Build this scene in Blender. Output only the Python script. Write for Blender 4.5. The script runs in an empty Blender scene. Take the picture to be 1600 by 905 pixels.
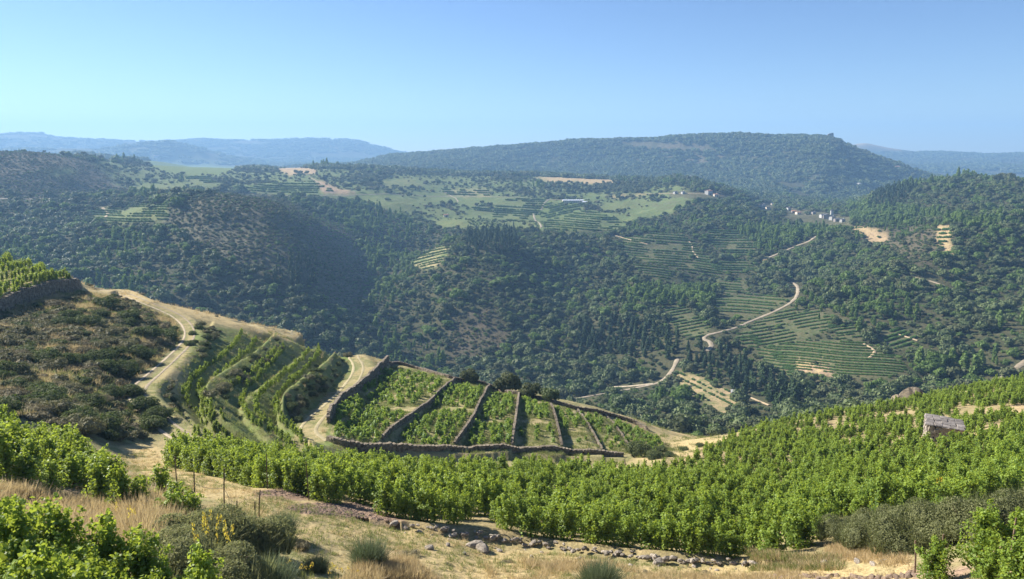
import bpy, math, random
import numpy as np
from math import radians as RAD, sin, cos, pi, tan, atan2, exp

random.seed(7)
RNG = np.random.default_rng(7)
SC = bpy.context.scene
COL = SC.collection

# ------------------------------------------------------------------ camera
F_PX, CX, CY = 1155.0, 800.0, 452.5          # focal length and centre in photo pixels (1600 x 905)
HORIZON = 236.0
PITCH = math.atan((CY - HORIZON) / F_PX)
cam = bpy.data.cameras.new('camera')
cam.sensor_width = 36.0
cam.lens = F_PX * 36.0 / 1600.0
cam.clip_start = 0.5
cam.clip_end = 60000.0
cam_ob = bpy.data.objects.new('camera', cam)
COL.objects.link(cam_ob)
cam_ob.location = (0, 0, 0)
cam_ob.rotation_euler = (RAD(90) - PITCH, 0, 0)
SC.camera = cam_ob

# ------------------------------------------------------------------ light
SUN_AZ = RAD(-62.0)      # measured from the view direction (+Y), negative = left
SUN_EL = RAD(31.0)
world = bpy.data.worlds.new('World')
SC.world = world
world.use_nodes = True
wn = world.node_tree
wn.nodes.clear()
sky = wn.nodes.new('ShaderNodeTexSky')
sky.sky_type = 'NISHITA'
sky.sun_disc = False
sky.sun_elevation = SUN_EL
sky.sun_rotation = SUN_AZ
sky.altitude = 1500.0
sky.air_density = 1.0
sky.dust_density = 0.15
sky.ozone_density = 5.0
bg = wn.nodes.new('ShaderNodeBackground')
bg.inputs['Strength'].default_value = 0.055
wo = wn.nodes.new('ShaderNodeOutputWorld')
hs = wn.nodes.new('ShaderNodeHueSaturation'); hs.inputs['Saturation'].default_value = 1.02; hs.inputs['Hue'].default_value = 0.507
wn.links.new(sky.outputs[0], hs.inputs['Color']); wn.links.new(hs.outputs[0], bg.inputs['Color'])
wn.links.new(bg.outputs[0], wo.inputs['Surface'])
sun = bpy.data.lights.new('sun', 'SUN')
sun.energy = 5.0
sun.angle = RAD(0.53)
sun.color = (1.0, 0.93, 0.82)
sun_ob = bpy.data.objects.new('sun', sun)
COL.objects.link(sun_ob)
sun_ob.rotation_euler = (RAD(90) - SUN_EL, 0, pi - SUN_AZ)   # sun stands at azimuth SUN_AZ
sun_ob.location = (-200, 100, 300)
SC.view_settings.view_transform = 'Standard'
SC.view_settings.look = 'None'
SC.view_settings.exposure = 1.4
SC.view_settings.gamma = 1.0
SC.cycles.max_bounces = 5
SC.cycles.diffuse_bounces = 2
SC.cycles.transmission_bounces = 2
SC.cycles.volume_bounces = 0
SC.cycles.transparent_max_bounces = 4

# ------------------------------------------------------------------ pixel <-> ray
cP, sP = math.cos(PITCH), math.sin(PITCH)
def ray(u, v):
    u = np.asarray(u, float); v = np.asarray(v, float)
    x = (u - CX) / F_PX; y = -(v - CY) / F_PX
    X = x; Y = cP + sP * y; Z = -sP + cP * y
    h = np.hypot(X, Y)
    return np.arctan2(X, Y), Z / h            # azimuth, tan(elevation)
def project(x, y, z):
    x = np.asarray(x, float); y = np.asarray(y, float); z = np.asarray(z, float)
    f = y * cP - z * sP; up = y * sP + z * cP
    f = np.where(f < 1e-3, 1e-3, f)
    return CX + F_PX * x / f, CY - F_PX * up / f

# ------------------------------------------------------------------ noise
def _hash(ix, iy, seed):
    h = (ix.astype(np.int64) * 374761393 + iy.astype(np.int64) * 668265263 + seed * 974634777) & 0xffffffff
    h = ((h ^ (h >> 13)) * 1274126177) & 0xffffffff
    return ((h ^ (h >> 16)) & 0xffffff) / float(0xffffff)
def vnoise(x, y, seed=0):
    ix = np.floor(x); iy = np.floor(y)
    fx = x - ix; fy = y - iy
    fx = fx * fx * fx * (fx * (fx * 6 - 15) + 10); fy = fy * fy * fy * (fy * (fy * 6 - 15) + 10)
    a = _hash(ix, iy, seed); b = _hash(ix + 1, iy, seed); c = _hash(ix, iy + 1, seed); d = _hash(ix + 1, iy + 1, seed)
    return (a * (1 - fx) + b * fx) * (1 - fy) + (c * (1 - fx) + d * fx) * fy
def fbm(x, y, lam, seed=0, octv=3):
    s = 0; a = 1; n = 0
    for k in range(octv):
        s = s + a * (vnoise(x / lam + 17.3 * k, y / lam - 9.1 * k, seed + k) * 2 - 1); n += a
        lam *= 0.5; a *= 0.5
    return s / n
def sstep(a, b, x):
    t = np.clip((x - a) / (b - a), 0, 1)
    return t * t * (3 - 2 * t)

# ------------------------------------------------------------------ terrain: feature lines (photo column, photo row, distance in m)
L = []
L.append([(0, 2600, 3.0), (1600, 2600, 3.0)])
L.append([(0, 1250, 10.0), (750, 1150, 12.0), (1600, 1200, 10.0)])
L.append([(0, 915, 17), (250, 905, 18.5), (400, 905, 20), (750, 905, 24), (1100, 905, 25.5), (1300, 912, 23), (1450, 915, 21), (1600, 915, 19.5)])
L.append([(0, 800, 24.5), (200, 812, 26), (400, 805, 29), (620, 820, 32), (900, 858, 31), (1150, 880, 30), (1300, 868, 28), (1450, 842, 27.5), (1600, 820, 27)])
L.append([(0, 745, 32), (200, 768, 34), (400, 752, 42), (620, 772, 43), (900, 795, 44), (1200, 800, 44), (1400, 795, 42), (1600, 778, 41)])
L.append([(0, 668, 47), (120, 688, 50), (200, 700, 56), (280, 688, 60), (450, 712, 61), (700, 716, 70), (950, 722, 78), (1060, 716, 84), (1200, 708, 78), (1400, 698, 80), (1600, 678, 82)])
L.append([(0, 570, 84), (150, 585, 82), (235, 600, 84), (400, 610, 90), (550, 640, 88), (750, 640, 95), (950, 668, 100), (1050, 698, 98), (1200, 684, 96), (1400, 660, 106), (1600, 630, 112)])
L.append([(0, 480, 122), (120, 492, 118), (230, 520, 115), (300, 528, 118), (400, 545, 120), (550, 590, 115), (750, 612, 112), (950, 652, 112), (1050, 685, 110), (1200, 672, 108), (1400, 642, 120), (1600, 608, 130)])
L.append([(0, 402, 172), (60, 420, 166), (120, 444, 157), (200, 462, 155), (300, 486, 150), (450, 519, 150), (600, 562, 142), (700, 588, 136), (850, 616, 130), (950, 643, 125), (1050, 675, 122), (1100, 686, 119), (1200, 666, 122), (1400, 630, 138), (1500, 610, 146), (1600, 592, 155)])
L.append([(0, 470, 215), (300, 540, 195), (600, 600, 190), (800, 645, 178), (950, 668, 170), (1050, 690, 165), (1200, 685, 165), (1400, 650, 185), (1600, 625, 200)])
L.append([(0, 590, 360), (300, 590, 350), (600, 615, 350), (800, 640, 330), (950, 668, 270), (1060, 676, 255), (1150, 668, 255), (1300, 664, 275), (1450, 640, 290), (1600, 625, 300)])
L.append([(0, 480, 480), (300, 500, 460), (500, 545, 440), (600, 560, 435), (800, 600, 400), (1000, 612, 350), (1150, 618, 345), (1300, 610, 350), (1600, 585, 360)])
L.append([(0, 400, 610), (150, 410, 600), (300, 420, 570), (450, 440, 560), (560, 470, 590), (700, 480, 540), (900, 492, 530), (1100, 522, 480), (1250, 520, 480), (1600, 510, 480)])
L.append([(0, 340, 790), (150, 345, 780), (300, 330, 720), (450, 335, 740), (560, 370, 800), (650, 385, 780), (780, 372, 720), (900, 392, 700), (1100, 415, 690), (1250, 425, 670), (1400, 420, 640), (1600, 420, 620)])
L.append([(0, 308, 900), (150, 310, 950), (300, 296, 1000), (450, 302, 980), (560, 312, 1020), (700, 320, 1050), (850, 330, 1000), (1000, 330, 980), (1100, 325, 980), (1200, 350, 930), (1280, 352, 920), (1370, 358, 850), (1480, 350, 820), (1600, 345, 820)])
L.append([(0, 237, 1150), (60, 239, 1150), (130, 252, 1200), (200, 256, 1500), (300, 262, 1700), (400, 265, 1700), (500, 262, 1500), (700, 270, 1500), (850, 275, 1450), (1000, 284, 1400), (1080, 283, 1300), (1150, 305, 1280), (1200, 325, 1250), (1280, 328, 1280), (1330, 332, 1220), (1370, 305, 1180), (1430, 294, 1150), (1500, 287, 1150), (1600, 288, 1150)])
L.append([(0, 262, 1700), (130, 268, 1800), (300, 270, 2100), (500, 272, 2000), (700, 277, 1900), (850, 281, 1850), (1000, 288, 1750), (1150, 302, 1600), (1200, 306, 1600), (1280, 308, 1700), (1330, 312, 1700), (1430, 310, 1700), (1600, 300, 1700)])
L.append([(0, 258, 2288), (90, 246, 2288), (130, 239, 2288), (180, 247, 2288), (240, 252, 2288), (300, 262, 2288), (500, 266, 2112), (700, 258, 2024), (850, 256, 2250), (1000, 256, 2150), (1150, 262, 2050), (1280, 275, 1848), (1370, 290, 1936), (1430, 297, 2024), (1600, 298, 2024)])
L.append([(0, 262, 2700), (400, 266, 2700), (560, 256, 2700), (620, 243, 2640), (700, 237, 2560), (800, 229, 2480), (900, 222, 2430), (960, 220, 2390), (1000, 219, 2390), (1060, 215, 2340), (1150, 210, 2300), (1240, 211, 2270), (1285, 213, 2240), (1297, 215, 2230), (1310, 222, 2230), (1330, 231, 2230), (1370, 246, 2230), (1410, 261, 2230), (1440, 273, 2230), (1500, 288, 2230), (1600, 290, 2300)])
L.append([(0, 262, 3700), (640, 258, 3700), (800, 250, 3700), (1300, 250, 3700), (1450, 278, 3700), (1600, 284, 3700)])
L.append([(0, 236, 4100), (100, 232, 4100), (170, 232, 4100), (230, 224, 4100), (260, 221, 4100), (300, 231, 4100), (350, 244, 4100), (420, 256, 4100), (800, 258, 4100), (1300, 258, 4100), (1600, 264, 4100)])
L.append([(0, 246, 4700), (800, 254, 4700), (1600, 256, 4700)])
L.append([(0, 211, 5600), (35, 208, 5600), (60, 209, 5600), (100, 216, 5600), (200, 221, 5600), (280, 221, 5600), (310, 217, 5600), (345, 219, 5600), (430, 219, 5600), (500, 217, 5600), (545, 218, 5600), (580, 227, 5600), (620, 238, 5600), (660, 246, 5600), (1000, 246, 5600), (1280, 234, 5600), (1330, 226, 5600), (1352, 223, 5600), (1385, 230, 5600), (1440, 238, 5600), (1530, 240, 5600), (1600, 240, 5600)])
L.append([(0, 250, 6900), (1600, 250, 6900)])

NT = 2400
TH = np.linspace(-pi, pi, NT)
def _ker(sig_px):
    s = sig_px / F_PX / (TH[1] - TH[0]); n = int(4 * s) + 1
    k = np.exp(-0.5 * (np.arange(-n, n + 1) / max(s, 1e-3)) ** 2); return k / k.sum()
LR, LT = [], []
for i, line in enumerate(L):
    a = np.array(line, float)
    th, t = ray(a[:, 0], a[:, 1])
    r = np.interp(TH, th, np.log(a[:, 2])); tt = np.interp(TH, th, t)
    k = _ker(16 if i < 17 else 3)
    pad = len(k) // 2
    r = np.convolve(np.pad(r, pad, mode='edge'), k, mode='valid'); tt = np.convolve(np.pad(tt, pad, mode='edge'), k, mode='valid')
    LR.append(r); LT.append(tt)
LR = np.array(LR); LT = np.array(LT)
for k in range(1, len(LR)):
    LR[k] = np.maximum(LR[k], LR[k - 1] + 0.02)
NK = len(LR)
h_ = LR[1:] - LR[:-1]; d_ = (LT[1:] - LT[:-1]) / h_
LM = np.zeros_like(LT)
w1 = 2 * h_[1:] + h_[:-1]; w2 = h_[1:] + 2 * h_[:-1]
same = (d_[1:] * d_[:-1]) > 0
with np.errstate(divide='ignore', invalid='ignore'):
    hm = (w1 + w2) / (w1 / d_[:-1] + w2 / d_[1:])
LM[1:-1] = np.where(same, hm, 0)
LM[0] = d_[0]; LM[-1] = d_[-1]

def H0(x, y):
    """base height from the lofted feature lines"""
    x = np.asarray(x, float).ravel(); y = np.asarray(y, float).ravel()
    th = np.arctan2(x, y); s = np.log(np.maximum(np.hypot(x, y), 0.5))
    j = (th + pi) / (2 * pi) * (NT - 1); j0 = np.clip(j.astype(int), 0, NT - 2); fj = j - j0
    R = LR[:, j0] * (1 - fj) + LR[:, j0 + 1] * fj
    k = np.clip((R <= s).sum(0) - 1, 0, NK - 2)
    ar = np.arange(len(x))
    def g(A, kk): return A[kk, j0] * (1 - fj) + A[kk, j0 + 1] * fj
    r0 = R[k, ar]; r1 = R[k + 1, ar]; hh = r1 - r0
    u = np.clip((s - r0) / hh, 0, 1)
    t = (2*u**3 - 3*u**2 + 1) * g(LT, k) + (u**3 - 2*u**2 + u) * hh * g(LM, k) + (-2*u**3 + 3*u**2) * g(LT, k + 1) + (u**3 - u**2) * hh * g(LM, k + 1)
    return np.exp(np.maximum(s, R[0])) * t

def H1(x, y):
    z = H0(x, y)
    x = np.asarray(x, float).ravel(); y = np.asarray(y, float).ravel()
    r = np.hypot(x, y)
    m1 = sstep(250, 420, r) * (1 - sstep(900, 1400, r))
    z = z + m1 * 15 * fbm(x, y, 190, 3, 2) + m1 * 4.5 * fbm(x, y, 55, 9, 2)
    m2 = sstep(1000, 1500, r)
    z = z + m2 * np.minimum(r / 1000, 5) * (3.4 * fbm(x, y, 420, 21, 3)) * (1 - 0.75 * sstep(3000, 3800, r))
    z = z + sstep(1950, 2200, r) * (1 - sstep(3000, 3400, r)) * 4.5 * fbm(x, y, 110, 27, 2)
    m0 = 1 - sstep(160, 230, r)
    z = z + m0 * (0.55 * fbm(x, y, 16, 31, 2) + 0.16 * fbm(x, y, 3.5, 37, 2)) * sstep(10, 30, r)
    return z

# ray-hit tables
def make_table(Hf, nth=1500, ns=1500):
    th = np.linspace(RAD(-52), RAD(52), nth)
    s = np.linspace(math.log(6), math.log(6900), ns)
    r = np.exp(s)
    T = np.empty((nth, ns), np.float32)
    for a in range(0, nth, 100):
        tt = th[a:a+100]
        X = np.sin(tt)[:, None] * r[None]; Y = np.cos(tt)[:, None] * r[None]
        T[a:a+100] = (Hf(X, Y).reshape(X.shape) / r[None])
    return th, s, T
class Table:
    def __init__(self, Hf, nth=1500, ns=1500):
        self.th, self.s, self.T = make_table(Hf, nth, ns)
        self.run = np.maximum.accumulate(self.T, axis=1)
        self.Hf = Hf
    def hit(self, u, v, rmin=6.0):
        u = np.atleast_1d(np.asarray(u, float)); v = np.atleast_1d(np.asarray(v, float))
        th, t = ray(u, v)
        j = np.clip(np.rint((th - self.th[0]) / (self.th[1] - self.th[0])).astype(int), 0, len(self.th) - 1)
        k0 = int(np.searchsorted(self.s, math.log(rmin)))
        out = np.empty((len(u), 3))
        for i in range(len(u)):
            row = self.T[j[i], k0:]
            w = np.nonzero(row >= t[i])[0]
            if len(w) == 0: s = self.s[-1]
            elif w[0] == 0: s = self.s[k0]
            else:
                b = w[0]; a = b - 1
                f = (t[i] - row[a]) / max(row[b] - row[a], 1e-9)
                s = self.s[k0 + a] + f * (self.s[1] - self.s[0])
            r = math.exp(s)
            out[i] = (r * math.sin(th[i]), r * math.cos(th[i]), r * t[i])
        return out
    def visible(self, x, y, ztop):
        th = np.arctan2(x, y); r = np.hypot(x, y)
        j = np.clip(np.rint((th - self.th[0]) / (self.th[1] - self.th[0])).astype(int), 0, len(self.th) - 1)
        k = np.clip(((np.log(r) - self.s[0]) / (self.s[1] - self.s[0])).astype(int) - 2, 0, len(self.s) - 1)
        return (ztop / r >= self.run[j, k]) & (np.abs(th) < RAD(51))
TB0 = Table(H1, 1100, 1100)

def dens_px(pts, n=6):
    """Catmull-Rom refine a pixel polyline"""
    p = np.array(pts, float)
    if len(p) < 3:
        return np.array([p[0] + (p[-1] - p[0]) * i / n for i in range(n + 1)])
    q = np.vstack([2 * p[0] - p[1], p, 2 * p[-1] - p[-2]]); out = []
    for i in range(1, len(q) - 2):
        for k in range(n):
            t = k / n
            out.append(0.5 * ((2*q[i]) + (-q[i-1] + q[i+1]) * t + (2*q[i-1] - 5*q[i] + 4*q[i+1] - q[i+2]) * t*t + (-q[i-1] + 3*q[i] - 3*q[i+1] + q[i+2]) * t**3))
    out.append(p[-1])
    return np.array(out)
def world_line(px, n=6, rmin=6.0, step=None, tb=None):
    d = dens_px(px, n); w = (tb or TB).hit(d[:, 0], d[:, 1], rmin)[:, :2]
    # smooth little jitters of the hit distance
    for _ in range(2):
        w[1:-1] = 0.25 * w[:-2] + 0.5 * w[1:-1] + 0.25 * w[2:]
    if step:
        seg = np.hypot(*np.diff(w, axis=0).T); c = np.concatenate([[0], np.cumsum(seg)])
        m = max(2, int(round(c[-1] / step)) + 1); tt = np.linspace(0, c[-1], m)
        w = np.stack([np.interp(tt, c, w[:, 0]), np.interp(tt, c, w[:, 1])], 1)
    return w
def line_dist(x, y, w):
    """distance, signed side (+ = right of travel), overshoot beyond the ends, arc parameter 0..1"""
    best = np.full(x.shape, 1e9); side = np.zeros(x.shape); over = np.zeros(x.shape); par = np.zeros(x.shape)
    n = len(w) - 1
    for i in range(n):
        a = w[i]; b = w[i + 1]; d = b - a; l2 = d @ d + 1e-12; l = math.sqrt(l2)
        px = x - a[0]; py = y - a[1]
        t = (px * d[0] + py * d[1]) / l2
        tc = np.clip(t, 0, 1)
        dd = np.hypot(px - tc * d[0], py - tc * d[1])
        m = dd < best
        best = np.where(m, dd, best)
        side = np.where(m, np.sign(px * d[1] - py * d[0]), side)
        ov = np.zeros(x.shape)
        if i == 0: ov = np.where(t < 0, -t * l, ov)
        if i == n - 1: ov = np.where(t > 1, (t - 1) * l, ov)
        over = np.where(m, ov, over)
        par = np.where(m, (i + tc) / n, par)
    return best, side, over, par

# near features in photo pixels -------------------------------------------------
PLOT_WALLS = [
    [(513, 662), (530, 634), (565, 607), (590, 583), (607, 566)],
    [(598, 688), (612, 674), (640, 655), (680, 622), (711, 594)],
    [(711, 695), (735, 663), (752, 628), (765, 604)],
    [(800, 697), (806, 657), (811, 618)],
    [(878, 700), (868, 655), (860, 631)],
    [(940, 704), (922, 672), (903, 642)],
    [(987, 706), (962, 668), (943, 648)],
]
CREST_WALL = [(607, 566), (635, 572), (672, 583), (711, 594), (740, 597), (765, 604), (790, 614), (811, 618), (860, 629), (903, 641), (945, 648), (985, 660), (1012, 673)]
FOOT_WALL = [(515, 688), (545, 700), (600, 701), (700, 706), (800, 702), (880, 708), (972, 714)]
LEFT_WALL = [(-60, 505), (0, 484), (50, 464), (90, 454), (123, 450)]
FRONT_WALL = [(640, 826), (700, 833), (760, 840), (850, 855), (950, 866), (1050, 877), (1175, 883)]
TRACK = [(150, 452), (190, 458), (225, 472), (258, 485), (283, 499), (296, 517), (291, 536), (268, 560), (240, 585), (218, 605), (215, 622), (236, 645), (262, 668), (292, 688)]
TRACK2 = [(395, 508), (430, 516), (480, 532), (515, 540), (548, 556), (560, 575), (548, 600), (520, 630), (492, 655), (480, 676), (498, 692)]
BANKS = [ # terrace edges: left side flat, right side drops
    ([(330, 505), (300, 560), (268, 600), (300, 650), (345, 685)], 1.2),
    ([(425, 525), (395, 552), (350, 582), (318, 605), (322, 640), (368, 672), (420, 700)], 2.7),
    ([(490, 540), (458, 562), (420, 592), (385, 618), (382, 645), (430, 690)], 1.2),
    ([(530, 548), (500, 580), (460, 612), (436, 638), (450, 668), (480, 698)], 3.4),
]
steps = []
TB = TB0
for i, w in enumerate(PLOT_WALLS):
    steps.append((world_line(w), [1.1, 0.6, 0.6, 0.55, 0.5, 0.4, 0.3][i], 0.2, 6.0))
steps.append((world_line(FOOT_WALL), 0.9, 0.0, 7.0))
steps.append((world_line(LEFT_WALL), 0.5, 1.7, 14.0))
steps.append((world_line(FRONT_WALL), 0.15, 0.35, 4.0))
for b, h in BANKS:
    steps.append((world_line(b), h * 0.62, h * 0.38, 3.6))
cuts = []
for tr, wd in ((TRACK, 1.5), (TRACK2, 1.9)):
    w = world_line(tr)
    zz = H1(w[:, 0], w[:, 1])
    zz = np.convolve(np.pad(zz, 3, mode='edge'), np.ones(7) / 7, mode='valid')
    cuts.append((w, zz, wd))
spurs = [ # far relief: pixel polyline, half width m, height m
    ([(330, 330), (400, 380), (450, 440), (540, 520)], 70, 14),
    ([(640, 385), (600, 430), (620, 500), (640, 560)], 45, -14),
    ([(700, 400), (760, 450), (800, 520), (830, 590)], 60, 14),
    ([(900, 400), (870, 450), (900, 520), (960, 580)], 45, -12),
    ([(980, 430), (1040, 470), (1090, 540)], 45, 8),
    ([(120, 400), (200, 430), (300, 470)], 50, -10),
    ([(1260, 480), (1330, 520), (1420, 560)], 40, 9),
    ([(1330, 480), (1420, 530), (1500, 575)], 35, -9),
    ([(1550, 360), (1450, 420), (1380, 480)], 60, 12),
]
spurw = [(world_line(p, 4), w, h) for p, w, h in spurs]
def H(x, y):
    sh = np.asarray(x).shape
    x = np.asarray(x, float).ravel(); y = np.asarray(y, float).ravel()
    z = H1(x, y)
    r = np.hypot(x, y)
    near = (r > 20) & (r < 200) & (y > 0)
    if near.any():
        xn, yn = x[near], y[near]; zn = z[near]; add = np.zeros(len(xn))
        for w, hr, hl, Ls in steps:
            box = (xn > w[:, 0].min() - 4*Ls) & (xn < w[:, 0].max() + 4*Ls) & (yn > w[:, 1].min() - 4*Ls) & (yn < w[:, 1].max() + 4*Ls)
            if not box.any(): continue
            d, sd, ov, _ = line_dist(xn[box], yn[box], w)
            e = np.exp(-(ov / 2.5) ** 2) * np.exp(-d / Ls) * sstep(0, 0.5, d)
            add[box] += np.where(sd > 0, -hr * e, hl * e)
        zn = zn + add
        for w, zz, wd in cuts:
            box = (xn > w[:, 0].min() - 8) & (xn < w[:, 0].max() + 8) & (yn > w[:, 1].min() - 8) & (yn < w[:, 1].max() + 8)
            if not box.any(): continue
            d, sd, ov, par = line_dist(xn[box], yn[box], w)
            zt = np.interp(par * (len(w) - 1), np.arange(len(w)), zz)
            m = (1 - sstep(wd, wd + 2.2, d)) * np.exp(-(ov / 2) ** 2)
            zn[box] = zn[box] * (1 - m) + zt * m
        z[near] = zn
    far = (r > 260) & (r < 1600) & (y > 0)
    if far.any():
        xf, yf = x[far], y[far]; add = np.zeros(len(xf))
        for w, wd, hh in spurw:
            box = (xf > w[:, 0].min() - 3*wd) & (xf < w[:, 0].max() + 3*wd) & (yf > w[:, 1].min() - 3*wd) & (yf < w[:, 1].max() + 3*wd)
            if not box.any(): continue
            d = line_dist(xf[box], yf[box], w)[0]
            add[box] += hh * np.exp(-(d / wd) ** 2)
        z[far] += add * sstep(260, 380, r[far])
    return z.reshape(sh)
TB = Table(H, 1300, 1300)
def at(u, v, rmin=6.0):
    return TB.hit([u], [v], rmin)[0]
def in_poly(u, v, poly):
    p = np.array(poly, float); n = len(p); c = np.zeros(np.shape(u), bool); j = n - 1
    for i in range(n):
        a, b = p[i], p[j]
        with np.errstate(divide='ignore', invalid='ignore'):
            m = ((a[1] > v) != (b[1] > v)) & (u < (b[0] - a[0]) * (v - a[1]) / (b[1] - a[1] + 1e-12) + a[0])
        c ^= m; j = i
    return c
# ------------------------------------------------------------------ helpers: properties, meshes, materials
def tag(o, label=None, cat=None, group=None, kind=None):
    if label: o['label'] = label
    if cat: o['category'] = cat
    if group: o['group'] = group
    if kind: o['kind'] = kind
    return o
def link(name, me, parent=None, loc=None, rz=0.0, scale=None, mats=None):
    o = bpy.data.objects.new(name, me)
    COL.objects.link(o)
    if parent: o.parent = parent
    if loc is not None: o.location = loc
    if rz: o.rotation_euler[2] = rz
    if scale is not None: o.scale = scale
    return o
def empty(name, loc, rz=0.0):
    o = bpy.data.objects.new(name, None); COL.objects.link(o)
    o.location = loc; o.rotation_euler[2] = rz; o.empty_display_size = 0.3
    return o
def np_mesh(name, V, faces, mats, midx=None, attr=None, smooth=False):
    """faces: list of (n,k) int arrays"""
    me = bpy.data.meshes.new(name)
    V = np.asarray(V, np.float32)
    me.vertices.add(len(V)); me.vertices.foreach_set('co', V.ravel())
    loops = np.concatenate([f.ravel() for f in faces]).astype(np.int32)
    sizes = np.concatenate([np.full(len(f), f.shape[1]) for f in faces]).astype(np.int32)
    me.loops.add(len(loops)); me.loops.foreach_set('vertex_index', loops)
    me.polygons.add(len(sizes))
    st = np.concatenate([[0], np.cumsum(sizes)[:-1]]).astype(np.int32)
    me.polygons.foreach_set('loop_start', st)
    try: me.polygons.foreach_set('loop_total', sizes)
    except Exception: pass
    if midx is not None: me.polygons.foreach_set('material_index', np.asarray(midx, np.int32))
    me.polygons.foreach_set('use_smooth', np.full(len(sizes), bool(smooth)))
    me.update(calc_edges=True)
    if attr is not None:
        for k, a in attr.items():
            a = np.asarray(a, np.float32)
            if a.ndim == 1:
                at_ = me.attributes.new(k, 'FLOAT', 'POINT'); at_.data.foreach_set('value', a)
            else:
                at_ = me.attributes.new(k, 'FLOAT_COLOR', 'POINT')
                at_.data.foreach_set('color', np.concatenate([a, np.ones((len(a), 1), np.float32)], 1).ravel())
    for m in (mats if isinstance(mats, (list, tuple)) else [mats]): me.materials.append(m)
    return me
def join_geo(parts):
    """parts: list of (V, [faces], attr) with the same attribute keys -> merged"""
    Vs, Fs, As, off, mi = [], [], [], 0, []
    for i, (V, F, A) in enumerate(parts):
        Vs.append(V); As.append(A)
        for f in F:
            Fs.append(f + off); mi.append(np.full(len(f), i))
        off += len(V)
    return np.vstack(Vs), Fs, np.concatenate(As), np.concatenate(mi)

def new_mat(name):
    m = bpy.data.materials.new(name); m.use_nodes = True
    nt = m.node_tree; nt.nodes.clear()
    return m, nt, nt.nodes, nt.links
def N(nd, t, **kw):
    n = nd.new(t)
    for k, v in kw.items():
        if k.startswith('i_'): n.inputs[k[2:].replace('_', ' ')].default_value = v
        else: setattr(n, k, v)
    return n
def mathn(nd, lk, op, a, b=None):
    n = nd.new('ShaderNodeMath'); n.operation = op
    for i, x in enumerate((a, b)):
        if x is None: continue
        if isinstance(x, (int, float)): n.inputs[i].default_value = x
        else: lk.new(x, n.inputs[i])
    return n.outputs[0]
def mixrgb(nd, lk, kind, fac, a, b):
    n = nd.new('ShaderNodeMix'); n.data_type = 'RGBA'; n.blend_type = kind
    if isinstance(fac, (int, float)): n.inputs[0].default_value = fac
    else: lk.new(fac, n.inputs[0])
    for s, x in ((n.inputs[6], a), (n.inputs[7], b)):
        if isinstance(x, tuple): s.default_value = (*x[:3], 1)
        else: lk.new(x, s)
    return n.outputs[2]
def foliage(name, c1, c2, trans=0.35, tcol=None, rough=0.55, spec=0.25):
    m, nt, nd, lk = new_mat(name)
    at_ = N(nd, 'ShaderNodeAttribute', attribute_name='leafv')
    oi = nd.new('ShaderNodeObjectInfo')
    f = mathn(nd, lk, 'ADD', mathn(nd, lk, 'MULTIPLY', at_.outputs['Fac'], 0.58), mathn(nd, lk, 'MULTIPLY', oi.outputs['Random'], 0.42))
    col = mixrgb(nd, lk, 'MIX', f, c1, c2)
    pb = nd.new('ShaderNodeBsdfPrincipled'); lk.new(col, pb.inputs['Base Color'])
    pb.inputs['Roughness'].default_value = rough
    pb.inputs['Specular IOR Level'].default_value = spec
    tr = nd.new('ShaderNodeBsdfTranslucent')
    tc = tcol or tuple(min(1, x * k) for x, k in zip(c2, (1.7, 1.7, 0.9)))
    lk.new(mixrgb(nd, lk, 'MIX', f, tuple(0.75 * x for x in tc), tc), tr.inputs['Color'])
    mx = nd.new('ShaderNodeMixShader'); mx.inputs[0].default_value = trans
    lk.new(pb.outputs[0], mx.inputs[1]); lk.new(tr.outputs[0], mx.inputs[2])
    o = nd.new('ShaderNodeOutputMaterial'); lk.new(mx.outputs[0], o.inputs['Surface'])
    return m
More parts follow.
